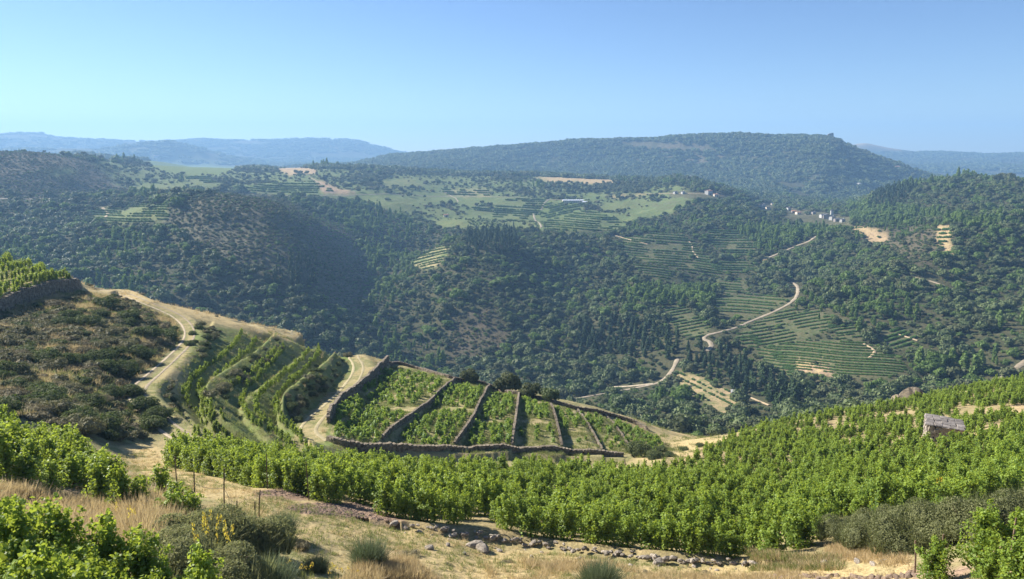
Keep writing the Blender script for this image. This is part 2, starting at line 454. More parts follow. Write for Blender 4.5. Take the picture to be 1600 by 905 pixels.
def rough_mat(name, c1, c2, scale=4.0, bump=0.5, rough=0.9, c3=None, dist=0.05, detail=6.0, speck=None):
    m, nt, nd, lk = new_mat(name)
    tc = nd.new('ShaderNodeTexCoord'); oi = nd.new('ShaderNodeObjectInfo')
    ad = nd.new('ShaderNodeVectorMath'); ad.operation = 'ADD'
    sc = nd.new('ShaderNodeVectorMath'); sc.operation = 'SCALE'
    cb = nd.new('ShaderNodeCombineXYZ')
    for i in range(3): lk.new(oi.outputs['Random'], cb.inputs[i])
    lk.new(cb.outputs[0], sc.inputs[0]); sc.inputs['Scale'].default_value = 37.0
    lk.new(tc.outputs['Object'], ad.inputs[0]); lk.new(sc.outputs[0], ad.inputs[1])
    n1 = N(nd, 'ShaderNodeTexNoise', i_Scale=scale, i_Detail=detail, i_Roughness=0.65); lk.new(ad.outputs[0], n1.inputs['Vector'])
    rp = nd.new('ShaderNodeValToRGB'); lk.new(n1.outputs['Fac'], rp.inputs[0])
    rp.color_ramp.elements[0].position = 0.32; rp.color_ramp.elements[0].color = (*c1, 1)
    rp.color_ramp.elements[1].position = 0.68; rp.color_ramp.elements[1].color = (*c2, 1)
    if c3:
        e = rp.color_ramp.elements.new(0.5); e.color = (*c3, 1)
    var = nd.new('ShaderNodeMapRange'); lk.new(oi.outputs['Random'], var.inputs[0]); var.inputs[3].default_value = 0.75; var.inputs[4].default_value = 1.2
    col = mixrgb(nd, lk, 'MULTIPLY', 1.0, rp.outputs[0], (1, 1, 1))
    vm = nd.new('ShaderNodeVectorMath'); vm.operation = 'SCALE'; lk.new(col, vm.inputs[0]); lk.new(var.outputs[0], vm.inputs['Scale'])
    pb = nd.new('ShaderNodeBsdfPrincipled'); lk.new(vm.outputs[0], pb.inputs['Base Color']); pb.inputs['Roughness'].default_value = rough
    pb.inputs['Specular IOR Level'].default_value = 0.2
    n2 = N(nd, 'ShaderNodeTexNoise', i_Scale=scale * 4, i_Detail=4.0); lk.new(ad.outputs[0], n2.inputs['Vector'])
    bp = nd.new('ShaderNodeBump'); bp.inputs['Strength'].default_value = bump; bp.inputs['Distance'].default_value = dist
    lk.new(n2.outputs['Fac'], bp.inputs['Height']); lk.new(bp.outputs[0], pb.inputs['Normal'])
    o = nd.new('ShaderNodeOutputMaterial'); lk.new(pb.outputs[0], o.inputs['Surface'])
    return m

# ground: painted soil / grass / scrub albedo broken up by noise at several scales
def ground_mat():
    m, nt, nd, lk = new_mat('ground_cover')
    tc = nd.new('ShaderNodeTexCoord')
    al = N(nd, 'ShaderNodeAttribute', attribute_name='albedo')
    al2 = N(nd, 'ShaderNodeAttribute', attribute_name='albedo2')
    cs = N(nd, 'ShaderNodeAttribute', attribute_name='grain')   # grain size: metres per feature, log-ish
    n1 = N(nd, 'ShaderNodeTexNoise', i_Scale=0.9, i_Detail=7.0, i_Roughness=0.62); lk.new(tc.outputs['Object'], n1.inputs['Vector'])
    n2 = N(nd, 'ShaderNodeTexNoise', i_Scale=0.11, i_Detail=8.0, i_Roughness=0.65); lk.new(tc.outputs['Object'], n2.inputs['Vector'])
    n3 = N(nd, 'ShaderNodeTexNoise', i_Scale=7.0, i_Detail=4.0, i_Roughness=0.7); lk.new(tc.outputs['Object'], n3.inputs['Vector'])
    def ramp(x, a, b):
        r = nd.new('ShaderNodeMapRange'); r.interpolation_type = 'SMOOTHSTEP'; lk.new(x, r.inputs[0]); r.inputs[1].default_value = a; r.inputs[2].default_value = b; return r.outputs[0]
    f = mathn(nd, lk, 'ADD', mathn(nd, lk, 'MULTIPLY', n1.outputs['Fac'], 0.5), mathn(nd, lk, 'MULTIPLY', n2.outputs['Fac'], 0.5))
    col = mixrgb(nd, lk, 'MIX', ramp(f, 0.42, 0.58), al.outputs['Color'], al2.outputs['Color'])
    v = mathn(nd, lk, 'ADD', mathn(nd, lk, 'MULTIPLY', ramp(n3.outputs['Fac'], 0.3, 0.7), 0.5), 0.72)
    vm = nd.new('ShaderNodeVectorMath'); vm.operation = 'SCALE'; lk.new(col, vm.inputs[0]); lk.new(v, vm.inputs['Scale'])
    pb = nd.new('ShaderNodeBsdfPrincipled'); lk.new(vm.outputs[0], pb.inputs['Base Color']); pb.inputs['Roughness'].default_value = 0.95
    pb.inputs['Specular IOR Level'].default_value = 0.05
    b1 = nd.new('ShaderNodeBump'); b1.inputs['Strength'].default_value = 0.9; b1.inputs['Distance'].default_value = 0.18; lk.new(n1.outputs['Fac'], b1.inputs['Height'])
    b2 = nd.new('ShaderNodeBump'); b2.inputs['Strength'].default_value = 0.8; b2.inputs['Distance'].default_value = 0.04; lk.new(n3.outputs['Fac'], b2.inputs['Height']); lk.new(b1.outputs[0], b2.inputs['Normal'])
    b3 = nd.new('ShaderNodeBump'); b3.inputs['Strength'].default_value = 0.9; b3.inputs['Distance'].default_value = 3.0; lk.new(n2.outputs['Fac'], b3.inputs['Height']); lk.new(b2.outputs[0], b3.inputs['Normal'])
    mixn = nd.new('ShaderNodeMix'); mixn.data_type = 'VECTOR'; lk.new(cs.outputs['Fac'], mixn.inputs[0]); lk.new(b2.outputs[0], mixn.inputs[4]); lk.new(b3.outputs[0], mixn.inputs[5])
    lk.new(mixn.outputs[1], pb.inputs['Normal'])
    o = nd.new('ShaderNodeOutputMaterial'); lk.new(pb.outputs[0], o.inputs['Surface'])
    return m

# ------------------------------------------------------------------ regions (photo pixels) and their ground colours
C_ = dict(straw=(.44,.34,.17), drygrass=(.34,.28,.145), green=(.19,.19,.08), lush=(.15,.19,.06), scrub=(.165,.14,.085), scrub2=(.13,.13,.07),
          soil=(.30,.21,.15), soil2=(.22,.15,.10), track=(.50,.41,.29), floor=(.05,.055,.028), floor2=(.085,.08,.042), heath=(.115,.095,.065), stonyheath=(.18,.145,.10),
          field=(.115,.155,.055), field2=(.16,.17,.07), dfield=(.085,.105,.045), dfield2=(.125,.115,.06), tan=(.38,.28,.16), vfloor=(.24,.20,.10), vfloor2=(.33,.26,.14))
NEAR_REG = [  # (name, albedo1, albedo2, polygon of ground pixels)
    ('scrub slope', 'green', 'scrub', [(-300, 470), (0, 484), (123, 450), (230, 470), (290, 500), (270, 560), (205, 610), (262, 680), (190, 700), (120, 690), (-300, 690)]),
    ('verge', 'green', 'drygrass', [(225, 470), (340, 500), (380, 515), (300, 580), (290, 620), (340, 690), (270, 690), (215, 620), (270, 560), (297, 517)]),
    ('terraces', 'green', 'lush', [(300, 510), (430, 515), (620, 560), (520, 650), (520, 700), (330, 700), (285, 630), (300, 570)]),
    ('green terrace', 'lush', 'green', [(345, 650), (350, 620), (400, 580), (372, 640), (420, 700), (380, 700)]),
    ('crest', 'straw', 'drygrass', [(100, 430), (240, 455), (330, 480), (450, 510), (620, 550), (640, 572), (600, 566), (440, 530), (320, 500), (200, 468), (110, 450)]),
    ('track apron', 'green', 'drygrass', [(535, 538), (606, 560), (560, 606), (520, 645), (505, 690), (450, 700), (470, 655), (520, 610), (560, 575)]),
    ('plots', 'green', 'drygrass', [(515, 662), (607, 566), (765, 604), (860, 629), (1012, 673), (1060, 700), (972, 714), (700, 706), (520, 700)]),
    ('hollow', 'drygrass', 'straw', [(960, 640), (1100, 670), (1200, 664), (1120, 700), (1060, 735), (990, 718)]),
    ('vine floor', 'vfloor', 'vfloor2', [(258, 708), (400, 712), (520, 725), (700, 732), (970, 738), (1100, 700), (1200, 664), (1400, 628), (1700, 585), (1700, 800), (1300, 812), (1290, 872), (1175, 884), (950, 868), (700, 836), (600, 822), (480, 785), (350, 760)]),
    ('vine floor', 'vfloor', 'soil', [(-300, 670), (130, 690), (200, 735), (290, 775), (360, 815), (200, 800), (-300, 770)]),
    ('dry grass', 'straw', 'drygrass', [(-300, 770), (200, 800), (340, 815), (330, 860), (250, 940), (-300, 800)]),
    ('path', 'drygrass', 'straw', [(185, 700), (230, 690), (300, 725), (430, 755), (560, 790), (620, 820), (760, 850), (1000, 880), (1250, 890), (1430, 880), (1430, 930), (600, 930), (440, 850), (380, 800), (230, 745)]),
    ('bare', 'soil', 'soil2', [(395, 768), (470, 764), (530, 775), (470, 782), (400, 778)]),
    ('bare', 'soil', 'soil2', [(440, 792), (480, 785), (560, 785), (615, 805), (640, 818), (560, 812), (470, 802)]),
    ('bare', 'soil', 'straw', [(600, 860), (625, 850), (660, 880), (720, 915), (620, 915)]),
    ('bare', 'straw', 'tan', [(1300, 850), (1420, 860), (1430, 885), (1310, 880)]),
    ('bare', 'straw', 'tan', [(1480, 690), (1560, 665), (1600, 655), (1600, 668), (1520, 690)]),
    ('bare', 'tan', 'straw', [(1040, 722), (1060, 712), (1120, 690), (1110, 700), (1060, 728)]),
    ('bare', 'tan', 'straw', [(1570, 640), (1600, 615), (1640, 610), (1640, 660), (1590, 660)]),
    ('bottom', 'soil', 'vfloor', [(-400, 850), (0, 862), (120, 880), (200, 930), (200, 1100), (-400, 1100)]),
    ('bottom', 'vfloor', 'soil', [(1430, 880), (1700, 850), (1800, 1100), (1400, 1100)]),
]
# far: fields without trees: polygon, colours, (row spacing px, slope dv/du, r) or None
FIELDS = [
    (1, 'field', 'drygrass', [(638, 412), (660, 395), (690, 383), (705, 390), (690, 410), (668, 423)], (4, -0.25)),
    (2, 'dfield2', 'dfield', [(965, 388), (975, 372), (1015, 363), (1065, 366), (1085, 380), (1095, 398), (1125, 410), (1130, 432), (1085, 428), (1030, 412), (985, 404)], (3.7, 0.10)),
    (3, 'dfield2', 'dfield', [(1100, 362), (1145, 357), (1172, 378), (1185, 392), (1165, 402), (1130, 392), (1108, 380)], (3.7, 0.05)),
    (4, 'dfield', 'dfield2', [(1038, 478), (1062, 476), (1090, 492), (1110, 512), (1097, 532), (1072, 528), (1050, 505)], (4.9, -0.22)),
    (5, 'dfield', 'dfield2', [(1110, 470), (1135, 461), (1180, 459), (1236, 468), (1208, 484), (1165, 503), (1122, 492)], (4.8, 0.05)),
    (6, 'dfield', 'dfield2', [(1150, 522), (1225, 482), (1288, 488), (1315, 505), (1270, 527), (1215, 540), (1160, 540)], (4.9, -0.16)),
    (7, 'dfield', 'dfield2', [(1195, 544), (1260, 532), (1340, 534), (1402, 556), (1422, 580), (1380, 592), (1300, 584), (1230, 580)], (4.1, 0.08)),
    (8, 'dfield', 'dfield2', [(1372, 517), (1400, 511), (1432, 527), (1428, 542), (1400, 548), (1384, 535)], (6.5, -0.35)),
    (9, 'field', 'field2', [(772, 318), (800, 311), (855, 310), (842, 330), (835, 345), (800, 346), (770, 338)], (3.4, 0.02)),
    (10, 'field', 'lush', [(852, 319), (918, 317), (905, 328), (870, 342), (838, 341)], (3.4, -0.2)),
    (11, 'field', 'field2', [(850, 347), (920, 328), (965, 342), (985, 356), (920, 362), (858, 362)], (3.4, 0.05)),
    (12, 'field', 'field2', [(135, 330), (165, 326), (262, 318), (262, 345), (200, 350), (162, 347)], (3.8, 0.03)),
    (13, 'lush', 'field', [(215, 250), (300, 254), (375, 263), (350, 272), (300, 275), (250, 268)], None),
    (14, 'field', 'lush', [(382, 292), (430, 286), (490, 284), (520, 300), (470, 304), (395, 303)], (3.4, 0.04)),
    (15, 'field', 'field2', [(585, 316), (650, 309), (642, 330), (605, 328)], None),
    (16, 'field', 'field2', [(675, 342), (728, 344), (738, 354), (690, 357)], None),
    (17, 'field', 'field2', [(935, 320), (1000, 312), (1012, 318), (1000, 326), (940, 332)], None),
    (18, 'tan', 'tan', [(1348, 362), (1390, 362), (1388, 376), (1375, 381), (1350, 376)], None),
    (19, 'tan', 'straw', [(1326, 354), (1350, 354), (1385, 360), (1350, 364), (1338, 362)], None),
    (20, 'tan', 'straw', [(1463, 352), (1490, 352), (1486, 380), (1494, 402), (1480, 402), (1472, 390), (1464, 372)], (6, 0.0)),
    (21, 'tan', 'field2', [(1052, 582), (1085, 583), (1120, 600), (1162, 622), (1150, 636), (1130, 648), (1100, 630), (1066, 606)], (9, 0.48)),
    (22, 'tan', 'soil', [(492, 283), (506, 284), (530, 296), (575, 302), (520, 305), (505, 302)], None),
    (23, 'straw', 'soil', [(395, 262), (490, 262), (495, 272), (450, 274), (440, 268)], None),
    (24, 'field', 'field2', [(650, 278), (720, 280), (720, 284), (660, 284)], None),
    (25, 'field', 'drygrass', [(690, 296), (765, 294), (768, 308), (700, 308)], (3.4, 0.0)),
    (26, 'tan', 'straw', [(838, 276), (900, 274), (960, 280), (960, 288), (850, 284)], None),
    (27, 'field2', 'tan', [(950, 304), (1008, 302), (1008, 306), (960, 310)], None),
    (28, 'soil', 'straw', [(1240, 562), (1300, 570), (1300, 588), (1245, 584)], None),
    (29, 'heath', 'stonyheath', [(478, 350), (530, 358), (545, 370), (490, 368)], (5, 0.05)),
    (30, 'field', 'field2', [(780, 347), (835, 348), (838, 356), (790, 357)], None),
    (31, 'field', 'lush', [(140, 252), (178, 252), (178, 260), (150, 260)], None),
    (32, 'field', 'field2', [(1105, 440), (1125, 436), (1128, 444), (1110, 448)], None),
    (33, 'field2', 'field', [(195, 290), (285, 288), (290, 298), (210, 302)], None),
    (35, 'field', 'green', [(590, 282), (640, 278), (665, 290), (610, 296)], None),
    (36, 'field', 'field2', [(735, 318), (765, 320), (770, 334), (742, 332)], (3.4, 0.05)),
    (37, 'field', 'scrub2', [(1010, 318), (1060, 314), (1075, 322), (1030, 330)], None),
    (38, 'field', 'lush', [(60, 270), (100, 262), (130, 268), (90, 278)], None),
    (39, 'field', 'field2', [(285, 275), (330, 276), (340, 288), (300, 290)], (3.2, 0.0)),
    (40, 'dfield', 'dfield2', [(1165, 500), (1150, 512), (1180, 520), (1150, 530), (1180, 545), (1200, 536), (1165, 516)], (5, 0.1)),
    (41, 'dfield', 'dfield2', [(1090, 408), (1160, 406), (1190, 425), (1140, 430)], (3.8, 0.06)),
    (42, 'dfield', 'dfield2', [(1210, 540), (1180, 548), (1200, 575), (1240, 590), (1245, 570)], (4.6, 0.1)),
    (46, 'dfield', 'dfield2', [(1122, 440), (1165, 435), (1172, 456), (1130, 462)], (4.2, 0.08)),
    (47, 'dfield', 'dfield2', [(1290, 500), (1330, 506), (1352, 530), (1310, 531)], (4.6, -0.1)),
    (48, 'dfield', 'dfield2', [(985, 412), (1030, 415), (1080, 432), (1060, 442), (1010, 430)], (3.8, 0.12)),
    (43, 'floor2', 'scrub2', [(1222, 326), (1250, 326), (1330, 340), (1328, 354), (1280, 352), (1225, 341)], None),
    (44, 'floor2', 'scrub2', [(1048, 299), (1128, 299), (1130, 310), (1048, 309)], None),
    (45, 'floor2', 'scrub2', [(1184, 319), (1210, 319), (1210, 331), (1184, 330)], None),
    (34, 'field2', 'tan', [(1180, 396), (1206, 400), (1212, 408), (1192, 408)], None),
]
SCRUB = [  # sparser, lower growth on brown ground: polygon, density, size
    ([(255, 345), (300, 305), (400, 300), (470, 322), (540, 352), (575, 400), (585, 470), (540, 500), (470, 430), (390, 420), (300, 385)], 0.85, 0.5),
    ([(-100, 232), (60, 234), (140, 252), (215, 285), (200, 305), (-100, 308)], 0.35, 0.45),
    ([(150, 255), (420, 262), (700, 266), (900, 275), (1060, 290), (1100, 305), (1060, 330), (975, 352), (860, 362), (760, 362), (650, 350), (570, 316), (420, 296), (250, 305), (180, 290)], 0.36, 0.75),
    ([(700, 500), (760, 480), (800, 520), (770, 570), (700, 560)], 0.7, 0.8),
    ([(1380, 365), (1470, 345), (1480, 400), (1440, 420), (1390, 400)], 0.8, 0.6),
    ([(480, 280), (620, 300), (700, 330), (690, 345), (560, 310)], 0.5, 0.8),
]
ROADS = [
    ([(1104, 549), (1112, 541), (1107, 533), (1098, 530), (1108, 523), (1122, 520), (1150, 512), (1180, 499), (1210, 487), (1236, 473), (1245, 462), (1247, 450), (1238, 441)], 2.4, 'track'),
    ([(1200, 403), (1222, 394), (1245, 384), (1262, 378), (1274, 370)], 2.3, 'track'),
    ([(885, 626), (925, 619), (970, 611), (1005, 604), (1030, 598), (1048, 582), (1058, 562)], 2.4, 'track'),
    ([(1158, 616), (1178, 624), (1202, 634)], 1.5, 'tan'),
    ([(1350, 538), (1364, 546), (1366, 552), (1358, 560)], 1.7, 'tan'),
    ([(1545, 600), (1575, 585), (1600, 566), (1620, 552)], 2.7, 'stonyheath'),
    ([(834, 335), (836, 344), (844, 350), (846, 356)], 2.2, 'track'),
    ([(858, 312), (850, 318), (846, 328)], 2.0, 'track'),
    ([(440, 306), (520, 306), (600, 304), (700, 307), (800, 309), (900, 314)], 2.4, 'stonyheath'),
    ([(483, 277), (498, 285), (512, 296), (520, 303)], 2.7, 'tan'),
    ([(1010, 303), (1080, 303), (1130, 306), (1200, 318), (1240, 326)], 2.7, 'tan'),
    ([(1076, 376), (1082, 385), (1082, 392), (1092, 404)], 1.7, 'tan'),
    ([(960, 368), (985, 375), (1012, 382)], 1.7, 'tan'),
    ([(0, 311), (60, 311), (110, 309)], 2.7, 'track'),
    ([(1430, 434), (1455, 440), (1478, 448)], 1.7, 'stonyheath'),
    ([(696, 300), (700, 304), (712, 310), (716, 316)], 2.0, 'track'),
    ([(1400, 522), (1420, 528), (1434, 533)], 1.4, 'tan'),
    ([(160, 325), (168, 332), (165, 340)], 2.4, 'tan'),
    ([(960, 605), (985, 604), (1020, 600)], 2.0, 'track'),
]
def far_masks(x, y, z):
    u, v = project(x, y, z)
    ju = u + 5 * fbm(x, y, 18, 71, 2); jv = v + 1.6 * fbm(x, y, 14, 77, 2)
    fld = np.zeros(x.shape, bool)
    for f in FIELDS: fld |= in_poly(ju, jv, f[3])
    dens = np.ones(x.shape); size = np.ones(x.shape); sc = np.zeros(x.shape, bool)
    for p, d, s in SCRUB:
        m = in_poly(ju + 8 * fbm(x, y, 60, 5, 2), jv, p); dens[m] = d; size[m] = s; sc |= m
    return u, v, ju, jv, fld, dens, size, sc

# ------------------------------------------------------------------ ground sheet
def build_ground():
    a1 = np.linspace(-RAD(37.2), RAD(37.2), 800)
    a2 = np.linspace(RAD(37.2), RAD(62), 50)[1:]
    a3 = np.linspace(RAD(62), 2 * pi - RAD(62), 50)[1:-1]
    th = np.concatenate([a1, a2, a3, 2 * pi - a2[::-1]])
    s = [math.log(1.2)]
    while s[-1] < math.log(7000):
        r = math.exp(s[-1])
        if r < 10: d = 0.10
        elif r < 20: d = 0.02
        elif r < 60: d = 0.0095
        elif r < 175: d = 0.0078
        elif r < 250: d = 0.03
        elif r < 1300: d = 0.0115
        elif r < 8000: d = 0.03
        else: d = 0.15
        s.append(s[-1] + d)
    s = np.array(s); r = np.exp(s)
    nth, nr = len(th), len(r)
    X = np.sin(th)[:, None] * r[None]; Y = np.cos(th)[:, None] * r[None]
    X = X.ravel(); Y = Y.ravel()
    Z = H(X, Y)
    R = np.tile(r, nth)
    # near: let the ground meet the standing place
    Z = np.where(R < 3.0, np.minimum(Z, -1.65), Z)
    u, v, ju, jv, fld, dens, size, sc = far_masks(X, Y, Z)
    ahead = Y > 0
    A = np.zeros((len(X), 3)); B = np.zeros((len(X), 3))
    A[:] = C_['floor']; B[:] = C_['floor2']
    m = sc & ahead; A[m] = C_['heath']; B[m] = C_['floor2']
    m0 = (ahead & (R > 250)) & in_poly(ju, jv, SCRUB[0][0]); A[m0] = (.095, .095, .055); B[m0] = (.15, .135, .09)
    m0 = (ahead & (R > 250)) & in_poly(ju, jv, SCRUB[2][0]); A[m0] = (.10, .145, .05); B[m0] = (.165, .185, .075)
    for f in FIELDS:
        mm = in_poly(ju, jv, f[3]) & ahead & (R > 230); A[mm] = C_[f[1]]; B[mm] = C_[f[2]]
    # far ranges: wooded, with pale clearings; a dry grass summit on the right
    mr = R > 2000
    cl = mr & (fbm(X, Y, 260, 91, 3) > 0.42)
    A[cl] = C_['floor2']; B[cl] = C_['stonyheath']
    sm = (R > 4900) & (((ju > 1325) & (v < 236) & (ju < 1440) & (v < 233 + (ju - 1400) * 0.1)) | ((ju > 1500) & (v < 241.5)))
    A[sm] = C_['tan']; B[sm] = C_['straw']
    bw = (R > 2000) & (R < 3400) & in_poly(ju, jv, [(960, 221), (1030, 222), (1130, 232), (1130, 236), (1000, 232)])
    A[bw] = C_['floor2']; B[bw] = C_['stonyheath']
    near = (R < 215)
    A[near] = C_['drygrass']; B[near] = C_['green']
    nu = u + (6 * fbm(X, Y, 4, 55, 2)) ; nv = v + (3 * fbm(X, Y, 4, 56, 2))
    for nm, c1, c2, p in NEAR_REG:
        mm = near & ahead & in_poly(nu, nv, p); A[mm] = C_[c1]; B[mm] = C_[c2]
    # soften the borders a little along both grid directions
    def soft(Q):
        Q = Q.reshape(nth, nr, 3)
        P = Q.copy(); P[:, 1:-1] = 0.25 * Q[:, :-2] + 0.5 * Q[:, 1:-1] + 0.25 * Q[:, 2:]
        P = 0.25 * np.roll(P, 1, 0) + 0.5 * P + 0.25 * np.roll(P, -1, 0)
        return P.reshape(-1, 3)
    A = soft(A); B = soft(B)
    grain = np.clip((np.log(R) - math.log(200)) / math.log(3), 0, 1)
    I = np.arange(nth)[:, None] * nr + np.arange(nr - 1)[None]
    J = ((np.arange(nth) + 1) % nth)[:, None] * nr + np.arange(nr - 1)[None]
    F = np.stack([I, I + 1, J + 1, J], -1).reshape(-1, 4)
    V = np.stack([X, Y, Z], 1)
    cidx = len(V)
    V = np.vstack([V, [[0, 0, -1.65]]]); A = np.vstack([A, [C_['drygrass']]]); B = np.vstack([B, [C_['green']]]); grain = np.append(grain, 0)
    T3 = np.stack([np.full(nth, cidx), np.arange(nth) * nr, ((np.arange(nth) + 1) % nth) * nr], 1)
    me = np_mesh('ground', V, [F, T3], ground_mat(), attr={'albedo': A, 'albedo2': B, 'grain': grain}, smooth=True)
    o = link('ground', me)
    tag(o, 'dry grassy hillsides falling into a wooded valley and rising to far ridges', kind='structure')
    return o
build_ground()

# haze: the air between here and the far ridges
HAZE_DENS = 2.1e-4
def build_haze():
    R_, zb, zt = 7300.0, -330.0, 260.0
    V = [(-R_, -R_, zb), (R_, -R_, zb), (R_, R_, zb), (-R_, R_, zb), (-R_, -R_, zt), (R_, -R_, zt), (R_, R_, zt), (-R_, R_, zt)]
    F = np.array([(3, 2, 1, 0), (4, 5, 6, 7), (0, 1, 5, 4), (1, 2, 6, 5), (2, 3, 7, 6), (3, 0, 4, 7)])
    m, nt, nd, lk = new_mat('haze_air')
    pv = nd.new('ShaderNodeVolumePrincipled')
    pv.inputs['Color'].default_value = (0.33, 0.60, 0.97, 1)
    pv.inputs['Density'].default_value = HAZE_DENS
    pv.inputs['Anisotropy'].default_value = 0.15
    o_ = nd.new('ShaderNodeOutputMaterial'); lk.new(pv.outputs[0], o_.inputs['Volume'])
    o = link('haze', np_mesh('haze', np.array(V), [F], m))
    tag(o, 'pale blue haze hanging over the valley', kind='stuff')
build_haze()
# ------------------------------------------------------------------ foliage geometry
def rnd_unit(n, rng):
    v = rng.normal(size=(n, 3)); return v / np.linalg.norm(v, axis=1, keepdims=True)
def cards(Cn, Nn, size, rng, asp=0.85, jit=0.25):
    """one four-sided leaf per centre, facing Nn"""
    n = len(Cn); size = np.broadcast_to(size, (n,))[:, None]
    t = np.cross(Nn, rnd_unit(n, rng)); t /= np.linalg.norm(t, axis=1, keepdims=True) + 1e-9
    b = np.cross(Nn, t)
    q = np.array([(-0.32, -0.5), (0.42, -0.28), (0.12, 0.55), (-0.5, 0.22)])
    V = np.empty((n, 4, 3))
    for k in range(4):
        j = 1 + jit * (rng.random((n, 1)) - 0.5) * 2
        V[:, k] = Cn + (t * q[k, 0] * asp + b * q[k, 1]) * size * j
    V[:, 2] += Nn * size * 0.18 * rng.normal(size=(n, 1)); V[:, 0] += Nn * size * 0.18 * rng.normal(size=(n, 1))
    F = np.arange(4 * n).reshape(n, 4)
    A = np.repeat(rng.random(n), 4)
    return V.reshape(-1, 3), [F], A
def blades(n, rng, h, spread, width, lean=0.5, base=0.1, z0=0.0, bend=0.3, seg=2):
    """thin tapering grass blades / broom twigs"""
    a = rng.random(n) * 2 * pi; r0 = base * np.sqrt(rng.random(n)); L_ = h * (0.55 + 0.45 * rng.random(n))
    out = lean * rng.random(n) ** 0.7 * spread
    d = a + rng.normal(size=n) * 0.5
    P0 = np.stack([r0 * np.cos(a), r0 * np.sin(a), np.full(n, z0)], 1)
    T = P0 + np.stack([np.cos(d) * out * L_, np.sin(d) * out * L_, L_ * np.sqrt(np.clip(1 - (out) ** 2, 0.1, 1))], 1)
    M = (P0 + T) / 2 + np.stack([-np.cos(d), -np.sin(d), np.ones(n)], 1) * (bend * 0.25 * L_ * out)[:, None]
    w = rnd_unit(n, rng); w[:, 2] *= 0.2; w /= np.linalg.norm(w, axis=1, keepdims=True); w = w * (width * (0.7 + 0.6 * rng.random(n)))[:, None]
    V = np.stack([P0 - w, P0 + w, M + w * 0.8, M - w * 0.8, T], 1).reshape(-1, 3)
    i = np.arange(n) * 5
    Q = np.stack([i, i + 1, i + 2, i + 3], 1); T3 = np.stack([i + 3, i + 2, i + 4], 1)
    return V, [Q, T3], np.repeat(rng.random(n), 5)
def tube(P, R_, k=5):
    """tapered tube along the points P with radii R_"""
    P = np.array(P, float); n = len(P); V = []
    for i in range(n):
        d = P[min(i + 1, n - 1)] - P[max(i - 1, 0)]; d /= np.linalg.norm(d) + 1e-9
        a = np.cross(d, (0.3, 0.9, 0.1)); a /= np.linalg.norm(a) + 1e-9; b = np.cross(d, a)
        for j in range(k):
            t = 2 * pi * j / k; V.append(P[i] + R_[i] * (a * cos(t) + b * sin(t)))
    V = np.array(V)
    F = []
    for i in range(n - 1):
        for j in range(k):
            F.append((i*k + j, i*k + (j+1) % k, (i+1)*k + (j+1) % k, (i+1)*k + j))
    V = np.vstack([V, P[-1:]]); T3 = np.array([((n-1)*k + j, (n-1)*k + (j+1) % k, n*k) for j in range(k)])
    return V, [np.array(F), T3], np.full(len(V), 0.5)
def cat_geo(parts):
    Vs, Fs, As, off = [], [], [], 0
    for V, F, A in parts:
        Vs.append(V); As.append(A); Fs += [f + off for f in F]; off += len(V)
    return np.vstack(Vs), Fs, np.concatenate(As)
_ico = None
def ico(sub=1):
    import bmesh
    bm = bmesh.new(); bmesh.ops.create_icosphere(bm, subdivisions=sub, radius=1.0)
    V = np.array([v.co[:] for v in bm.verts]); F = np.array([[v.index for v in f.verts] for f in bm.faces]); bm.free()
    return V, F
def clump_points(lobes, n, rng, under=0.35):
    """points and outward normals on the outside of a union of ellipsoid lobes (centre, radii)"""
    lobes = [(np.array(c, float), np.array(r, float) * np.ones(3)) for c, r in lobes]
    wts = np.array([r[0] * r[1] for _, r in lobes]); wts /= wts.sum()
    P, Nn = [], []
    need = n; tries = 0
    while need > 0 and tries < 30:
        tries += 1
        k = rng.choice(len(lobes), size=need * 2, p=wts)
        c = np.array([lobes[i][0] for i in k]); r = np.array([lobes[i][1] for i in k])
        d = rnd_unit(len(k), rng); keep = (d[:, 2] > -under) ; c, r, d, k = c[keep], r[keep], d[keep], k[keep]
        p = c + d * r * (0.86 + 0.2 * rng.random((len(d), 1)))
        ok = np.ones(len(p), bool)
        for i, (cc, rr) in enumerate(lobes):
            ok &= (k == i) | ((((p - cc) / rr) ** 2).sum(1) > 0.72)
        p, d, r = p[ok], d[ok], r[ok]
        nn = d / r; nn /= np.linalg.norm(nn, axis=1, keepdims=True)
        P.append(p[:need]); Nn.append(nn[:need]); need -= len(p[:need])
    return np.vstack(P), np.vstack(Nn)
def crown_geo(lobes, n, size, rng, spread=0.55, core=0.8, under=0.35):
    P, Nn = clump_points(lobes, n, rng, under)
    Nn = Nn + rnd_unit(len(P), rng) * spread; Nn /= np.linalg.norm(Nn, axis=1, keepdims=True)
    parts = [cards(P, Nn, size * (0.6 + 0.8 * rng.random(len(P))), rng)]
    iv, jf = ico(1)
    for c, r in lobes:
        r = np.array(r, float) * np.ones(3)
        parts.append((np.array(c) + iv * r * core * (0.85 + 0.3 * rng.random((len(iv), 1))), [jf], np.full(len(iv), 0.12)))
    return cat_geo(parts)

